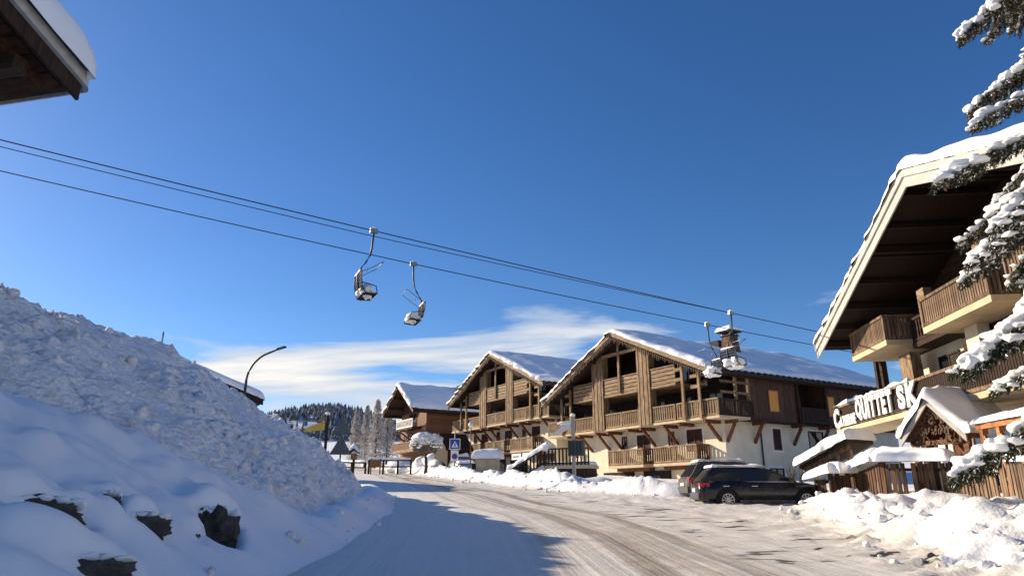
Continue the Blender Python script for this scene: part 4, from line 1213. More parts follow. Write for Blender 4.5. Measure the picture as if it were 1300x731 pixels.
while z < TH - .6:
    Rb = 4.1 * (1 - (z - 1) / (TH + 1.0)) ** .85
    if z < 4.6: Rb = min(Rb, 3.0)
    nb = 8 if z < 7.5 else 7
    for k in range(nb):
        a = w * 1.1 + k * 2 * PI / nb + rs.uniform(-.25, .25)
        vn, fn, vs_, fs_ = protos[rs.randint(4)]
        s = Rb / 3.1 * rs.uniform(.78, 1.08)
        sz = s * rs.uniform(.65, 1.2)
        ca, sa = math.cos(a), math.sin(a)
        M_ = np.array([[ca * s, -sa * s, 0], [sa * s, ca * s, 0], [0, 0, sz]])
        off = np.array([0, 0, z + rs.uniform(-.2, .2)])
        if rs.rand() < .5: M_ = M_ @ np.diag([1, -1, 1])
        pt = rs.normal(0, .13); ro = rs.normal(0, .18)
        Rp = np.array([[math.cos(pt), 0, math.sin(pt)], [0, 1, 0], [-math.sin(pt), 0, math.cos(pt)]])
        Rr = np.array([[1, 0, 0], [0, math.cos(ro), -math.sin(ro)], [0, math.sin(ro), math.cos(ro)]])
        M_ = M_ @ Rp @ Rr
        NV.append(vn @ M_.T + off); NF.append(fn + no); no += len(vn)
        SVs.append(vs_ @ M_.T + off); SFs.append(fs_ + so); so += len(vs_)
        if z > 7.0:
            for _ in range(7):
                x = rs.uniform(1.4, 3.0)
                c = np.array([x, rs.uniform(-.3, .3), curve_z(x) - .10]) @ M_.T + off
                v_, f_ = IC1
                ln = rs.uniform(.06, .10)
                CV.append(v_ * np.array([.022, .022, ln]) + c - np.array([0, 0, ln])); CF.append(np.array(f_) + co_); co_ += len(v_)
    z += 0.84 * rs.uniform(.75, 1.25); w += 1
tag(link('needles', tri_mesh('needles', np.concatenate(NV), np.concatenate(NF)), 'needle', sp), kind='stuff')
tag(link('snow', tri_mesh('snow', np.concatenate(SVs), np.concatenate(SFs), smooth=True), 'snow_tree', sp), kind='stuff')
tag(link('cones', tri_mesh('cones', np.concatenate(CV), np.concatenate(CF), smooth=True), 'cone', sp), kind='stuff')

# ================================================================== frosted larches far off
def larch(x, y, h, rad, label, seed):
    r = np.random.RandomState(seed)
    b = gzf(x, y) - .2
    t = thing('larch_tree', label, 'tree', (x, y, b), 0, 'frosted larches')
    MB().tube([(0, 0, 0), (r.uniform(-.1, .1), 0, h * .5), (0, 0, h)], [.16, .10, .02], 7).build('trunk', 'bark', t, True)
    V, F = [], []
    n = int(h * 42)
    for k in range(n):
        zf = r.rand() ** .8
        z = h * (.10 + .88 * zf)
        rr = rad * (1 - zf) ** .8 * r.uniform(.55, 1.15) + .12
        a = r.rand() * 2 * PI
        d = np.array([math.cos(a), math.sin(a), 0])
        p = np.array([0, 0, z]); segs = 4
        for s in range(segs):
            q = np.array([0, 0, z]) + d * rr * (s + 1) / segs + np.array([0, 0, rr * (.10 * (s + 1) / segs - .34 * ((s + 1) / segs) ** 2)])
            i = len(V); w_ = np.array([0, 0, .035]); V.extend([p + w_, p - w_, q]); F.append((i, i + 1, i + 2))
            for _ in range(3):
                e = p + (q - p) * r.rand()
                dd = (d * .5 + r.randn(3) * .6); dd[2] -= .25
                dd = dd / np.linalg.norm(dd) * r.uniform(.18, .42)
                sd = np.cross(dd, r.randn(3)); sd = sd / np.linalg.norm(sd) * .06
                i = len(V); V.extend([e + sd, e - sd, e + dd]); F.append((i, i + 1, i + 2))
            p = q
    tag(link('crown', tri_mesh('crown', np.array(V), np.array(F)), 'larch', t), kind='stuff')
for i, (x, y, h, rad, lab) in enumerate(((-25.3, 113, 9.6, 1.8, 'leftmost of the frosted larches beyond the fence'), (-24.7, 118, 10.6, 1.9, 'second frosted larch from the left beyond the fence'),
                                      (-21.0, 108, 10.8, 2.1, 'broad frosted larch, third from the left beyond the fence'), (-19.6, 110, 10.6, 1.9, 'rightmost frosted larch, next to the brown house'))):
    larch(x, y, h, rad, lab, i + 40)

# clipped round tree under snow
x, y = -8.25, 67.2
rt = thing('round_tree', 'round clipped tree with a snow cap beside the blue road sign', 'tree', (x, y, gzf(x, y) - .3))
rt.scale = (1.17, 1.17, 1.17)
MB().tube([(0, 0, 0), (.08, 0, .8), (0, 0, 1.6)], [.16, .13, .12], 8).build('trunk', 'bark', rt, True)
mb = MB(); r = np.random.RandomState(5)
for k in range(520):
    a, b = r.rand() * 2 * PI, r.uniform(-.35, 1)
    rr = math.sqrt(max(0, 1 - b * b)) * 1.28 * r.uniform(.75, 1.05)
    e = Vector((rr * math.cos(a), rr * math.sin(a), 2.45 + b * 1.1 * r.uniform(.8, 1.05)))
    s_ = Vector((e.x * .35, e.y * .35, 1.7 + (e.z - 1.7) * .4))
    mb.tube([s_, (s_ + e) / 2 + Vector(r.randn(3) * .08), e], [.022, .016, .008], 3, False)
tag(mb.build('crown', 'twig', rt), kind='stuff')
for j in range(3):
    cc = [(-.25, -.1, 2.95), (.35, .2, 2.92), (0, 0, 3.05)][j]
    link('snow', lump_mesh('snow', cc, (.98, .95, .52), j + 3, .2, 1.4, IC3), 'snow_tree', rt)
sv = MB()
SVV, SFF = [], []
v_, f_ = IC2
for j in range(120):
    a, b = r.rand() * 2 * PI, r.uniform(-.2, .9)
    rr = math.sqrt(max(0, 1 - b * b)) * 1.25
    SVV.append(v_ * np.array([1.2, 1.2, .7]) * r.uniform(.06, .15) + np.array([rr * math.cos(a), rr * math.sin(a), 2.45 + b * 1.1])); SFF.append(np.array(f_) + 42 * j)
tag(link('snow_tufts', tri_mesh('snow_tufts', np.concatenate(SVV), np.concatenate(SFF), smooth=True), 'snow_tree', rt), kind='stuff')

# ================================================================== cars
def arch(name, cx_, r, y, m, parent):
    pass
def car(name, label, loc, rotz, paint, L_=4.75, H_=1.47, snow=False, seed=1, rack=False):
    t = thing(name, label, 'car', loc, rotz)
    W2 = 0.92; hl = L_ / 2
    # lower body: stations along x (rear -> front): x, half width, bottom, shoulder, top(mid)
    st = [(-hl, .66, .42, .78, .80), (-hl + .06, .80, .34, .90, .93), (-hl + .25, .88, .28, .95, .98), (-hl + .7, W2, .24, .96, 1.0), (-.6, W2, .22, .95, 1.0), (.4, W2, .22, .93, .98),
          (.95, W2, .23, .91, .98), (1.5, .905, .25, .86, .93), (hl - .35, .86, .28, .76, .82), (hl - .12, .78, .30, .66, .71), (hl, .60, .36, .56, .58)]
    V, F = [], []
    for (x, w, zb, zs, zt_) in st:
        ring = [(x, -w * .86, zb), (x, -w, zb + .14), (x, -w * 1.01, (zb + zs) / 2 + .05), (x, -w * .97, zs), (x, -w * .80, zt_), (x, 0, zt_ + .02), (x, w * .80, zt_), (x, w * .97, zs), (x, w * 1.01, (zb + zs) / 2 + .05), (x, w, zb + .14), (x, w * .86, zb)]
        V += ring
    n = 11
    for i in range(len(st) - 1):
        for k in range(n):
            k2 = (k + 1) % n
            F.append((i * n + k, i * n + k2, (i + 1) * n + k2, (i + 1) * n + k))
    F.append(tuple(range(n))); F.append(tuple(range((len(st) - 1) * n, len(st) * n))[::-1])
    body = MB().add(V, F).build('body', paint, t, True)
    # cabin
    xb0, xb1, xt0, xt1 = -hl + .10, 1.22, -hl + .52, .22
    zb = .93
    gh = []
    for (x, z, w) in ((xb0, zb, .78), (-hl + .30, 1.20, .72), (xt0, H_ - .05, .63), (xt0 + .4, H_ - .005, .63), (-.3, H_, .64), (xt1, H_ - .045, .61), (.72, 1.20, .70), (xb1, zb, .80)):
        gh.append((x, z, w))
    cab = MB()
    # side skins as polygons, roof strip across
    for s in (-1, 1):
        cab.add([(x, s * w, z) for (x, z, w) in gh] + [(-.4, s * .84, zb)], [tuple(range(len(gh) + 0))])
    vs = []
    for (x, z, w) in gh: vs += [(x, -w, z), (x, -w * .5, z + .03), (x, w * .5, z + .03), (x, w, z)]
    fs = [(i * 4 + k, i * 4 + k + 1, i * 4 + 5 + k, i * 4 + 4 + k) for i in range(len(gh) - 1) for k in range(3)]
    cab.add(vs, fs)
    cb = cab.build('cabin', paint, t)
    # side windows, three a side, set a little proud
    def ww(x, z): # half width of the cabin side at height z
        return np.interp(z, [zb, 1.20, H_ - .05], [.80, .71, .63]) + .012
    for s in (-1, 1):
        for poly in ([(.15, .98), (1.02, .98), (.60, 1.22), (.20, H_ - .11), (.15, H_ - .10)], [(-.85, .98), (.07, .98), (.07, H_ - .10), (-.85, H_ - .09)], [(-hl + .42, 1.0), (-.95, .98), (-.95, H_ - .09), (-hl + .78, H_ - .11)]):
            MB().add([(x, s * ww(x, z), z) for (x, z) in poly] + [(x, s * (ww(x, z) - .03), z) for (x, z) in poly],
                     [tuple(range(len(poly))), tuple(range(len(poly), 2 * len(poly)))[::-1]] + [(i, (i + 1) % len(poly), (i + 1) % len(poly) + len(poly), i + len(poly)) for i in range(len(poly))]).build('window', 'glass_dark', t)
    for s in (-1, 1):
        MB().beam((-hl + .40, s * (ww(0, .97) + .012), .965), (1.05, s * (ww(0, .97) + .012), .965), .02, .022).build('window_trim', 'alloy', t)
    MB().add([(1.17, -.70, .985), (1.17, .70, .985), (.33, .56, H_ - .05), (.33, -.56, H_ - .05), (1.12, -.70, .96), (1.12, .70, .96), (.28, .56, H_ - .08), (.28, -.56, H_ - .08)],
             [(0, 1, 2, 3), (7, 6, 5, 4), (0, 4, 5, 1), (1, 5, 6, 2), (2, 6, 7, 3), (3, 7, 4, 0)]).build('windscreen', 'glass_dark', t)
    MB().add([(-hl + .09, -.66, 1.0), (-hl + .09, .66, 1.0), (-hl + .46, .55, H_ - .08), (-hl + .46, -.55, H_ - .08), (-hl + .15, -.66, 1.0), (-hl + .15, .66, 1.0), (-hl + .52, .55, H_ - .08), (-hl + .52, -.55, H_ - .08)],
             [(0, 3, 2, 1), (7, 4, 5, 6), (0, 1, 5, 4), (1, 2, 6, 5), (2, 3, 7, 6), (3, 0, 4, 7)]).build('rear_window', 'glass_dark', t)
    for s in (-1, 1):
        MB().tube([(-hl + .75, s * .58, H_ + .0), (-hl + .85, s * .58, H_ + .06), (.05, s * .58, H_ + .06), (.15, s * .58, H_ + .0)], .018, 6).build('roof_rail', 'alloy', t)
        MB().box(.80, .98, s * .98 - .10 if s < 0 else .90, -.90 if s < 0 else 1.08, .96, 1.10).build('mirror', paint, t)
        MB().add([(-hl + .02, s * .55, .78), (-hl + .04, s * .80, .78), (-hl + .38, s * .905, .80), (-hl + .38, s * .90, .93), (-hl + .05, s * .80, .92), (-hl + .03, s * .55, .92), (-hl + .20, s * .60, .80), (-hl + .20, s * .60, .92)],
                 [(0, 1, 4, 5), (1, 2, 3, 4), (0, 6, 7, 5), (6, 2, 3, 7), (0, 1, 2, 6), (5, 4, 3, 7)]).build('taillight', 'lamp_red', t)
        MB().add([(hl - .02, s * .45, .58), (hl - .10, s * .78, .60), (hl - .45, s * .86, .72), (hl - .45, s * .80, .78), (hl - .10, s * .66, .70), (hl - .04, s * .45, .66)], [(0, 1, 4, 5), (1, 2, 3, 4), (0, 5, 4, 3, 2, 1)]).build('headlight', 'lamp_clear', t)
        # doors as thin seams and handles
        for dx in (.12, -.9):
            MB().box(dx - .75 * 0 - .62, dx - .40, s * .945 - .012, s * .945 + .012, .80, .825).build('handle', 'alloy', t)
        for wx in (-1.38, 1.42):
            y = s * .85
            tyre = MB()
            prof = [(.20, -.10), (.30, -.11), (.325, -.07), (.33, 0), (.325, .07), (.30, .11), (.20, .10)]
            vs, fs = [], []
            nseg = 24
            for k in range(nseg):
                a = 2 * PI * k / nseg
                for (rr, yy) in prof: vs.append((wx + rr * math.cos(a), y + yy, .33 + rr * math.sin(a)))
            m_ = len(prof)
            for k in range(nseg):
                for j in range(m_ - 1):
                    fs.append((k * m_ + j, k * m_ + j + 1, ((k + 1) % nseg) * m_ + j + 1, ((k + 1) % nseg) * m_ + j))
            wh = tyre.add(vs, fs).build('wheel', 'rubber', t, True)
            rim = MB()
            oy = y + s * .10
            for k in range(10):
                a = 2 * PI * k / 10
                rim.beam((wx, oy, .33), (wx + .215 * math.cos(a), oy, .33 + .215 * math.sin(a)), .03, .045, (0, 1, 0))
            rim.tube([(wx + .215 * math.cos(2 * PI * k / 20), oy, .33 + .215 * math.sin(2 * PI * k / 20)) for k in range(21)], .018, 5, False)
            rim.tube([(wx, oy - .02, .33), (wx, oy + .02, .33)], .05, 10)
            rim.build('rim', 'alloy', wh)
            MB().tube([(wx, y - .04, .33), (wx, y + .085, .33)] if s > 0 else [(wx, y - .085, .33), (wx, y + .04, .33)], .205, 20).build('brake', 'plastic_black', wh)
            ar = MB()
            pts = [(wx + .40 * math.cos(a), s * .93, .33 + .40 * math.sin(a)) for a in np.linspace(-.25, PI + .25, 16)]
            ar.tube(pts, .03, 5); ar.build('wheel_arch', 'plastic_black', t)
            MB().tube([(wx, s * .70, .33), (wx, s * .942, .33)], .375, 24).build('wheel_well', 'plastic_black', t)
    # the wells must not cover the wheels: wheels sit outside them
    MB().box(-1.0, 1.05, -.935, .935, .20, .34).build('sill', 'car_dirt', t)
    MB().box(-hl - .03, -hl + .3, -.78, .78, .34, .58).build('rear_bumper', paint, t)
    MB().box(-hl - .036, -hl + .01, -.26, .26, .62, .74).build('number_plate', 'sign_white', t)
    MB().box(hl - .3, hl + .02, -.62, .62, .30, .46).build('front_bumper', 'plastic_black', t)
    if snow:
        snow_pad('snow', -hl + .55, .15, -.60, .60, H_ + .02, .10 if snow == 1 else .22, seed, t, r=.12, res=.15, amp=.25, fr=2)
        if snow == 2:
            snow_pad('snow', 1.3, hl - .2, -.75, .75, lambda X, Y: np.interp(X, [1.2, hl - .3], [.99, .80]), .16, seed + 1, t, r=.14, res=.15, amp=.2, fr=2)
            snow_pad('snow', -hl + .02, -hl + .5, -.7, .7, lambda X, Y: np.interp(X, [-hl, -hl + .5], [.98, H_ - .06]), .14, seed + 2, t, r=.12, res=.12, amp=.2, fr=2)
    if rack:
        for x in (-1.0, -.1):
            MB().tube([(x, -.66, H_ + .10), (x, .66, H_ + .10)], .02, 6).build('roof_bar', 'alloy', t)
    return t
cz = gzf(8.2, 25.4)
car('parked_car', 'black estate car parked beside the snowy wooden fence', (9.25, 26.75, 1.10), R(-3), 'car_black', snow=1, seed=3)
car('parked_car', 'dark car with snowy back parked behind the black estate car', (9.55, 30.0, 1.35), R(2), 'car_dirt', H_=1.56, snow=1, seed=6, rack=True)
car('parked_car', 'silver car parked behind the blue road sign, half hidden by snow', (-4.5, 63.5, float(base_z(0, 63.5)) + .25), R(-75), 'car_silver', snow=2, seed=9)

# ================================================================== fences by the parking
_bd = {}
def plank_fence(label, pts, z0s, hs, sparse, seed, snow_h, snow_w=.7, group='wooden fences by the parking', m='wood_fence', gapf=.02, bw=.15):
    r = np.random.RandomState(seed)
    base = Vector((pts[0][0], pts[0][1], z0s[0]))
    t = thing('plank_fence', label, 'fence', base, 0, group)
    for i in range(len(pts) - 1):
        a, b = Vector((*pts[i], z0s[i])) - base, Vector((*pts[i + 1], z0s[i + 1])) - base
        ha, hb = hs[i], hs[i + 1]
        d = Vector((b.x - a.x, b.y - a.y, 0)); ln = d.length; d.normalize(); nrm = Vector((-d.y, d.x, 0))
        n = max(2, int(ln / (bw + gapf)))
        for k in range(n):
            if r.rand() < sparse: continue
            f0 = (k + .08 + .1 * r.rand()) / n; f1 = (k + 1 - .06 - .1 * r.rand()) / n
            hh = ha + (hb - ha) * f0
            p0 = a + (b - a) * f0; p1 = a + (b - a) * f1
            e = r.uniform(-.02, .02); tz_ = -.3 + r.uniform(-.04, .04)
            tt = hh - r.uniform(0, .05)
            off = nrm * e
            th_ = nrm * .028
            vs = [p0 + off + Vector((0, 0, tz_)), p1 + off + Vector((0, 0, tz_)), p1 + off + th_ + Vector((0, 0, tz_)), p0 + off + th_ + Vector((0, 0, tz_)),
                  p0 + off + Vector((0, 0, tt)), p1 + off + Vector((0, 0, tt)), p1 + off + th_ + Vector((0, 0, tt)), p0 + off + th_ + Vector((0, 0, tt))]
            MB().add(vs, [(0, 3, 2, 1), (4, 5, 6, 7), (0, 1, 5, 4), (1, 2, 6, 5), (2, 3, 7, 6), (3, 0, 4, 7)]).build('board', m, t)
        for f in (.18, .82):
            MB().beam(a + nrm * .075 + Vector((0, 0, ha * f)), b + nrm * .075 + Vector((0, 0, hb * f)), .06, .10).build('rail', 'wood_dark_h', t)
        for q, h_ in ((a, ha), (b, hb)):
            MB().box(q.x + nrm.x * .14 - .06, q.x + nrm.x * .14 + .06, q.y + nrm.y * .14 - .06, q.y + nrm.y * .14 + .06, q.z - .4, q.z + h_ + .02).build('post', 'wood_dark', t)
        if snow_h > 0:
            ang = math.atan2(d.y, d.x)
            so_ = snow_pad('snow', -.12, ln + .12, -snow_w / 2, snow_w / 2, lambda X, Y: (np.clip(X / ln, 0, 1) * ((b.z + hb) - (a.z + ha))), snow_h, seed + i, t, r=snow_h * .75, res=.18, amp=.13, fr=.9, lump=.06)
            so_.location = (a.x, a.y, a.z + ha + .03); so_.rotation_euler = (0, 0, ang)
    return t
plank_fence('tall dark board fence with thick snow cap in front of the shop porch', [(12.25, 25.7), (11.86, 22.85), (13.0, 20.9)], [1.38, 1.40, 1.35], [.95, 1.20, 1.18], .05, 2, .42)
plank_fence('sunlit weathered board fence reaching behind the spruce', [(13.0, 20.9), (12.75, 19.2), (12.2, 16.3), (11.7, 13.8)], [1.30, 1.28, 1.2, 1.15], [1.22, 1.16, 1.12, 1.1], .03, 5, .16, .3, m='wood_grey_v', bw=.12)
plank_fence('short dark board fence with snow cap beside the front of the black car', [(10.85, 25.6), (11.2, 24.65), (12.05, 25.2)], [1.30, 1.34, 1.36], [.80, .95, .95], .05, 9, .38)

# ---------------------------------------------------------------- small timber shelter with a snow roof
SHp = Vector((12.6, 28.9, 0))
sh = thing('bin_shelter', 'small timber shelter with trusses and thick snow roof behind the fence', 'shelter', (13.3, 29.6, 1.22), R(-59.5))
# gable faces the road; local x right
for x in (-.75, .95):
    for y in (.1, 1.2):
        MB().box(x - .08, x + .08, y - .08, y + .08, -.3, 1.62 + (.55 if x > 0 else 0)).build('post', 'wood_grey_v', sh)
MB().prism([(-1.25, 1.45), (1.15, 2.42), (1.15, 2.56), (-1.25, 1.59)], -.3, 1.5).build('roof', 'wood_dark_h', sh)
MB().beam((-1.2, -.1, 1.38), (1.1, -.1, 2.30), .12, .16).build('rafter', 'wood_grey_v', sh)
MB().beam((-.85, -.1, 1.36), (1.1, -.1, 1.02), .10, .14).build('tie', 'wood_grey_v', sh)
MB().beam((-.2, -.1, 1.72), (.95, -.1, 1.0), .10, .14).build('brace', 'wood_grey_v', sh)
MB().box(.45, .56, -.14, -.04, 1.0, 1.98).build('king_post', 'wood_grey_v', sh)
MB().box(-.75, .95, 1.25, 1.32, -.3, 1.7).build('back_wall', 'wood_dark', sh)
snow_pad('snow', -1.45, 1.25, -.45, 1.55, lambda X, Y: 1.59 + (np.clip(X, -1.25, 1.15) + 1.25) * .404, .50, 4, sh, r=.38, res=.12, amp=.10, fr=1.2, lump=.10)

# ---------------------------------------------------------------- shop porch with lace gable
# porch
po = thing('shop_porch', 'small gabled shop porch with red timber and thick snow roof', 'porch', (13.55, 22.1, 1.22), R(-66))
po.scale = (.92, .92, .95)
ap, ev, hw_ = 3.42, 2.15, 1.18
for sg in (-1, 1):
    MB().prism([(0, ap), (sg * hw_, ev), (sg * hw_, ev + .12), (0, ap + .14)], -.35, 2.6).build('roof', 'wood_red', po)
    MB().prism([(0, ap + .10), (sg * hw_, ev + .08), (sg * hw_, ev - .14), (0, ap - .12)], -.42, -.353).build('rake_board', 'fascia_zinc', po)
    MB().box(sg * .92 - .09, sg * .92 + .09, -.1, .08, -.4, ev + .1).build('post', 'wood_warm', po)
    MB().box(sg * .92 - .09, sg * .92 + .09, 2.2, 2.38, -.4, ev + .1).build('post', 'wood_warm', po)
    MB().beam((sg * .88, -.02, 1.55), (sg * .45, -.02, 2.1), .10, .12, (0, 1, 0)).build('brace', 'wood_warm', po)
MB().box(-1.05, 1.05, -.10, .06, 2.0, 2.16).build('tie_beam', 'wood_warm', po)
MB().prism([(-1.0, 2.163), (1.0, 2.163), (0, ap - .2)], .5, .58).build('gable_panel', 'wood_red', po)
lc = MB(); rr_ = np.random.RandomState(3)
for k in range(240):      # carved lace filling the gable
    x = rr_.uniform(-1.0, 1.0); zmax = ap - .15 - abs(x) * 1.04
    z_ = zmax - rr_.rand() ** 1.3 * 1.0
    if z_ < 2.1: continue
    lc.beam((x, -.22, z_), (x + rr_.uniform(-.09, .09), -.22, z_ - rr_.uniform(.05, .14)), .02, .035, (0, 1, 0))
tag(lc.build('gable_lace', 'wood_grey_v', po), kind='stuff')
def pz(X, Y): return ap + .13 - np.abs(X) * (ap - ev) / hw_
snow_pad('snow', -hw_ - .14, hw_ + .22, -.5, 2.7, lambda X, Y: ap + .12 - np.minimum(np.abs(X), hw_) * (ap - ev) / hw_, .40, 8, po, r=.22, res=.12, amp=.14, fr=1.2, lump=.07)
# timber glazing beside the porch
gl = thing('shop_window_bay', 'orange timber framed shop window bay between porch and spruce', 'window', (13.72, 18.9, 1.3), R(-96))
for k in range(5):
    x = -1.6 + k * .85
    MB().box(x - .08, x + .08, -.08, .08, -.2, 2.15).build('post', 'wood_orange', gl)
    if k < 4:
        MB().box(x + .085, x + .765, -.01, .02, .55, 2.0).build('pane', 'glass_blue', gl)
        MB().beam((x + .12, -.05, 1.95), (x + .5, -.05, 1.45), .07, .08, (0, 1, 0)).build('brace', 'wood_orange', gl)
MB().box(-1.8, 2.0, -.10, .10, 2.153, 2.30).build('head_beam', 'wood_orange', gl)
MB().box(-1.7, 1.95, -.06, .06, .35, .54).build('sill', 'wood_orange', gl)
snow_pad('snow', -1.85, 2.05, -.2, .5, 2.31, .2, 12, gl, res=.2)

# ================================================================== road side furniture
def pole_sign(): pass
# lamp with a curved arm behind the pile
lp = thing('street_lamp', 'curved dark street lamp arm rising behind the snow pile', 'lamp', (-18.69, 47.9, 2.3))
pts = [(0, 0, 0), (0, 0, 6.9)]
for k in range(1, 13):
    a = k / 12 * R(78)
    pts.append(((1 - math.cos(a)) * 2.05, -(1 - math.cos(a)) * .9, 6.9 + math.sin(a) * 1.95))
pts.append((2.55, -1.2, 9.02))
MB().tube(pts, [.10] * 2 + [.08] * 12 + [.05], 8).build('pole', 'iron', lp, True)
MB().beam((2.35, -1.1, 9.0), (3.0, -1.38, 9.12), .20, .12).build('lamp_head', 'iron', lp)
# snow stake on the pile
o = thing('snow_stake', 'thin snow stake standing on the pile crest', 'stake', (-11.3, 21.6, 4.75))
MB().tube([(0, 0, 0), (.02, 0, 1.9)], .025, 6).build('pole', 'steel', o)
MB().tube([(.02, 0, 1.75), (.02, 0, 1.9)], .0256, 6).build('band', 'sign_blue', o)
# triangular signs seen from behind
tx, ty = -9.95, 40.7
ts = thing('road_sign', 'pair of grey triangular road signs on one post, seen from behind', 'sign', (tx, ty, base_z(0, ty) + 0.2), R(4))
zt0 = 5.26 - (float(base_z(0, ty)) + .2)
MB().tube([(0, .06, -.4), (0, .06, zt0 + .8)], .045, 8).build('post', 'iron', ts)
for k, (zc, s_) in enumerate(((zt0 - .30, .60), (zt0 - 1.42, .64))):
    MB().prism([(-s_, zc), (s_, zc), (.04, zc + s_ * 1.62), (-.04, zc + s_ * 1.62)], -.02, .02).build('triangle_plate', 'sign_grey', ts)
    MB().box(-s_ * .6, s_ * .6, .021, .055, zc + .2, zc + .26).build('bracket', 'steel', ts)
ax, ay = -11.85, 42.7
ws = thing('direction_sign', 'yellow wooden arrow sign with snow on a dark post', 'sign', (ax, ay, float(base_z(0, ay))), R(-20))
za = 5.6 - float(base_z(0, ay))
MB().tube([(0.5, .08, -.4), (0.5, .08, za + .75)], .09, 8).build('post', 'wood_dark', ws)
MB().prism([(.42, za - .18), (.42, za + .28), (-.75, za + .0), (-1.15, za - .22), (-.7, za - .28)], -.04, .04).build('arrow_board', 'sign_yellow', ws)
MB().prism([(.42, za + .3), (.42, za + .62), (-.1, za + .38), (-.1, za + .2)], -.09, -.043).build('arrow_board', 'wood_h', ws)
snow_pad('snow', -1.1, .4, -.1, .1, lambda X, Y: za + .02 + (X + .75) * .24 + 0.0, .12, 2, ws, res=.1)
link('snow', lump_mesh('snow', (.5, .08, za + .8), (.16, .16, .11), 3, .15, 1.2, IC2), 'snow_tree', ws)
# little roofed post
nx, ny = -13.82, 61.5
nb_ = thing('roofed_post', 'small roofed notice post with a thick snow cap', 'post', (nx, ny, gzf(nx, ny) - .1))
MB().box(-.09, .09, -.09, .09, -.3, 1.9).build('post', 'wood_dark', nb_)
MB().box(-.24, .24, -.22, .22, 1.6, 2.1).build('box', 'wood_grey_v', nb_)
for sg in (-1, 1):
    MB().prism([(0, 2.45), (sg * .42, 2.1), (sg * .42, 2.2), (0, 2.56)], -.35, .35).build('roof', 'wood_dark_h', nb_)
snow_pad('snow', -.5, .5, -.42, .42, lambda X, Y: 2.56 - .85 * np.minimum(np.abs(X), .42), .36, 6, nb_, r=.35, res=.12)
# long snowy rail fence in the distance
def rail_fence(label, pts, seed, h=1.15):
    base = Vector((pts[0][0], pts[0][1], gzf(*pts[0]) + .1))
    t = thing('rail_fence', label, 'fence', base, 0, 'dark rail fences along the far road')
    for i in range(len(pts) - 1):
        a = Vector((*pts[i], gzf(*pts[i]) + .1)) - base; b = Vector((*pts[i + 1], gzf(*pts[i + 1]) + .1)) - base
        MB().box(a.x - .09, a.x + .09, a.y - .09, a.y + .09, a.z - .4, a.z + h).build('post', 'wood_dark', t)
        for z in (h - .08, h * .48):
            MB().beam(a + Vector((0, -.13, z)), b + Vector((0, -.13, z)), .08, .13).build('rail', 'wood_dark_h', t)
        d = b - a; ln = Vector((d.x, d.y)).length
        s_ = snow_pad('snow', 0, ln, -.14, .14, lambda X, Y: X / ln * d.z, .22, seed + i, t, r=.12, res=.2, amp=.2)
        s_.location = a + Vector((0, -.13, h + .0)); s_.rotation_euler = (0, 0, math.atan2(d.y, d.x))
    e = Vector((*pts[-1], gzf(*pts[-1]) + .1)) - base
    MB().box(e.x - .09, e.x + .09, e.y - .09, e.y + .09, e.z - .4, e.z + h).build('post', 'wood_dark', t)
    return t
rail_fence('dark rail fence with snow along the far road below the larches', [(-15.0, 74.0), (-13.4, 73.5), (-11.8, 73.0), (-10.4, 72.6)], 3, 1.35)
rail_fence('dark rail fence topped with snow left of the brown panel', [(-19.0, 78), (-17.4, 76.6), (-15.6, 75.2)], 7, 1.1)
ob = thing('info_panel', 'brown information panel fixed at the snowy rail fence', 'sign', (-14.2, 73.3, gzf(-14.2, 73.3) + .2), R(-10))
MB().box(-.6, .6, -.05, .05, .55, 1.25).build('panel', 'sign_brown', ob)
for x in (-.5, .5): MB().box(x - .05, x + .05, .055, .13, -.3, 1.35).build('post', 'wood_dark', ob)
# snow mounds with planters between fence and brown house
for j, (mx_, my_, w_, h_) in enumerate(((-9.6, 76, 1.5, 1.1), (-8.2, 74, 1.2, 1.5), (-7.7, 71.0, 1.0, .8), (-12.0, 79, 1.8, .9))):
    o = link('snow_mound', lump_mesh('snow_mound', (0, 0, 0), (w_, w_, h_), 20 + j, .35, 1.4, IC3), 'snow', None, (mx_, my_, gzf(mx_, my_) + .2))
    tag(o, kind='structure')
# pedestrian sign
px_, py_ = -4.75, 58.2
pz0 = float(base_z(0, py_))
ps = thing('pedestrian_sign', 'blue square pedestrian crossing sign with round plate below on one post', 'sign', (px_, py_, pz0), R(6))
ps.scale = (1.12, 1.12, 1.12)
MB().tube([(0, .06, 0), (0, .06, 3.35)], .045, 8).build('post', 'steel', ps)
MB().box(-.40, .40, -.03, .03, 2.05, 2.85).build('white_border', 'sign_white', ps)
MB().box(-.35, .35, -.036, -.031, 2.10, 2.80).build('blue_face', 'sign_blue', ps)
MB().prism([(-.26, 2.20), (.26, 2.20), (0, 2.68)], -.044, -.037).build('white_triangle', 'sign_white', ps)
mn = MB()
mn.prism([(-.03, 2.55), (.03, 2.55), (.03, 2.48), (-.03, 2.48)], -.05, -.045)
mn.prism([(-.04, 2.47), (.05, 2.47), (.03, 2.36), (.11, 2.24), (.07, 2.23), (.0, 2.33), (-.08, 2.23), (-.12, 2.24), (-.03, 2.37)], -.05, -.045)
mn.build('walking_figure', 'plastic_black', ps)
MB().box(-.28, .28, -.03, .03, 1.25, 2.0).build('white_plate', 'sign_white', ps)
for r_, m_, yy in ((.22, 'lamp_red', -.034), (.165, 'sign_blue', -.040)):
    MB().prism([(r_ * math.cos(a), 1.56 + r_ * math.sin(a)) for a in np.linspace(0, 2 * PI, 21)[:-1]], yy - .004, yy).build('round_sign', m_, ps)
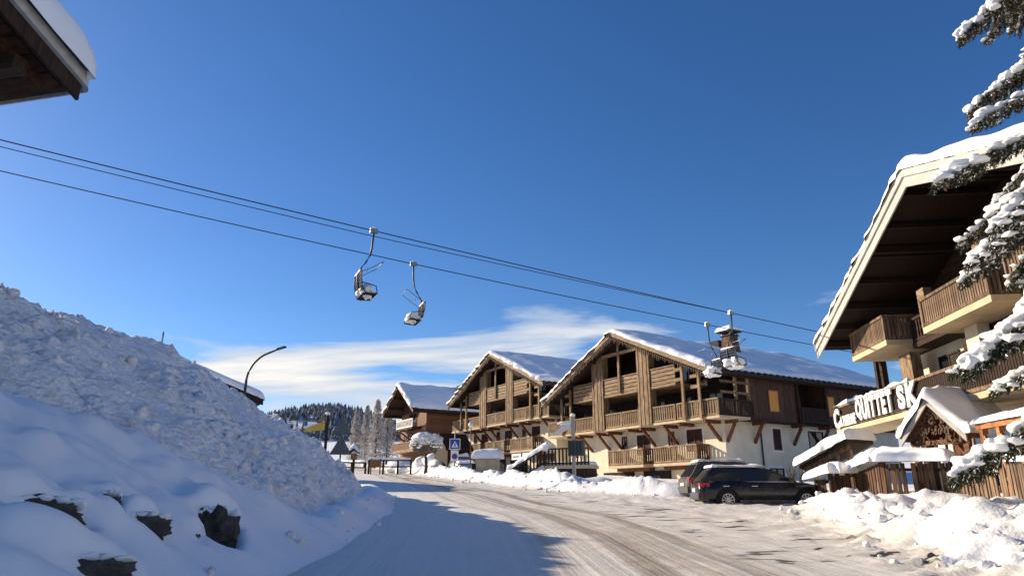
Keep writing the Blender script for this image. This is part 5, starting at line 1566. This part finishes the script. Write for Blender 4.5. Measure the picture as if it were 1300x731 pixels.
# small square utility kiosk with snow
bx_, by_ = -1.85, 54.0
bz_ = float(base_z(0, by_))
kb = thing('utility_box', 'cream utility box with a thick flat snow cap beside the stairs', 'box', (bx_, by_, bz_), R(-10))
kb.scale = (1.15, 1.15, 1.15)
MB().box(-.70, .70, -.5, .5, -.3, 1.35).build('cabinet', 'concrete', kb)
MB().box(-.62, -.02, -.52, -.503, .1, 1.25).build('door', 'slab_cream', kb)
MB().box(.02, .62, -.52, -.503, .1, 1.25).build('door', 'slab_cream', kb)
snow_pad('snow', -.98, .98, -.72, .72, 1.35, .62, 3, kb, r=.3, res=.15, amp=.06)
MB().box(-1.0, -.78, -.4, .3, -.3, 1.05).build('side_cabinet', 'plastic_black', kb)
# globe lamp
gx, gy = -3.3, 56.0
gl_ = thing('globe_lamp', 'white globe lamp on a thin pole in front of the farther twin chalet', 'lamp', (gx, gy, float(base_z(0, gy))))
MB().tube([(0, 0, -.2), (0, 0, 4.0)], .04, 8).build('pole', 'iron', gl_)
link('globe', lump_mesh('globe', (0, 0, 4.2), (.22, .22, .24), 1, .02, 1, IC3), 'globe', gl_)

# ---------------------------------------------------------------- outside stairs and landing
stp = thing('outside_stairs', 'dark railed outside stairs with snow leading to a landing', 'stairs', (2.0, 43.9, 2.0), R(-28))
# landing
MB().box(0, 3.0, 0, 1.6, 1.15, 1.35).build('landing', 'slab_cream', stp)
MB().box(.1, 2.9, .1, 1.5, -.5, 1.147).build('landing_wall', 'wood_dark', stp)
for k in range(7):
    z = 1.35 - (k + 1) * .19
    MB().box(-.38 * (k + 1), -.38 * k - .003, .05, 1.5, z - .16, z).build('step', 'concrete', stp)
    snow_pad('snow', -.38 * (k + 1), -.38 * k - .01, .1, 1.45, z, .12, k, stp, r=.08, res=.15)
def bar_rail(a, b, h, n):
    a, b = Vector(a), Vector(b)
    MB().beam(a + Vector((0, 0, h)), b + Vector((0, 0, h)), .08, .08).build('handrail', 'wood_dark', stp)
    MB().beam(a + Vector((0, 0, .15)), b + Vector((0, 0, .15)), .05, .07).build('handrail', 'wood_dark', stp)
    for k in range(n + 1):
        p = a + (b - a) * (k / n)
        MB().box(p.x - .04, p.x + .04, p.y - .04, p.y + .04, p.z, p.z + h - .04).build('baluster', 'wood_dark', stp)
bar_rail((.05, .05, 1.35), (2.95, .05, 1.35), 1.0, 12)
bar_rail((-2.66, .03, .02), (0.0, .03, 1.35), 1.0, 11)
MB().beam((-2.7, -.03, -.1), (0, -.03, 1.25), .08, .30).build('stringer', 'trim_white', stp)
ln_ = 2.9
s_ = snow_pad('snow', 0, ln_, -.2, .2, lambda X, Y: X * .5, .30, 4, stp, r=.16, res=.12, amp=.25, fr=1.5)
s_.location = (-2.6, .03, 1.03)
snow_pad('snow', .1, 2.9, .15, 1.5, 1.35, .25, 6, stp, r=.15, res=.2)
link('snow', lump_mesh('snow', (.05, .05, 2.42), (.32, .26, .22), 7, .2, 1.4, IC3), 'snow_tree', stp)

# tall post with a snowy flag sign and hanging board
pp = thing('flag_post', 'pale post with snow loaded pennant board and dark box in front of large chalet', 'sign', (3.46, 39.4, 1.95), R(-20))
MB().box(-.09, .09, -.09, .09, -.3, 3.95).build('post', 'concrete', pp)
MB().prism([(-.1, 3.75), (-.1, 3.3), (-1.15, 2.85), (-1.2, 3.0)], -.03, .03).build('pennant_board', 'trim_white', pp)
link('snow', lump_mesh('snow', (-.5, 0, 3.56), (.42, .09, .10), 7, .25, 1.4, IC3), 'snow_tree', pp)
MB().box(-.28, .62, -.16, .16, 1.75, 2.60).build('notice_box', 'sign_grey', pp)
for k in range(4): MB().box(-.22 + k * .2, -.10 + k * .2, -.185, -.163, 1.82, 2.52).build('slat', 'iron', pp)
link('snow', lump_mesh('snow', (0, 0, 4.0), (.14, .14, .12), 7, .15, 1.4, IC2), 'snow_tree', pp)

# snowy handrail and bench at the cars
rb = thing('low_rail', 'low wooden rail with snow in front of the red timber door', 'rail', (7.6, 38.6, 1.5), R(-20))
MB().beam((-1.6, 0, .5), (1.7, 0, .5), .12, .16).build('rail', 'wood_red', rb)
for x in (-1.4, 0, 1.5): MB().box(x - .07, x + .07, .065, .2, -.3, .6).build('post', 'wood_red', rb)
snow_pad('snow', -1.65, 1.75, -.2, .2, .58, .22, 8, rb, r=.15, res=.15, amp=.2)
# bare shrub beyond the bonnet
bs = thing('bare_shrub', 'leafless twiggy shrub sticking out of snow beyond the black car', 'shrub', (12.2, 31.0, 1.5))
mb = MB(); r = np.random.RandomState(9)
for k in range(14):
    a = r.rand() * 6.28; e = Vector((math.cos(a) * r.uniform(.2, .7) + .3, math.sin(a) * .4, r.uniform(.8, 1.75)))
    m_ = e * .5 + Vector(r.randn(3) * .1)
    mb.tube([(0, 0, -.2), m_, e], [.03, .02, .008], 4)
    mb.tube([m_, m_ + Vector((r.uniform(-.3, .3), r.uniform(-.3, .3), .4))], [.015, .006], 4)
mb.build('stem', 'bark', bs)
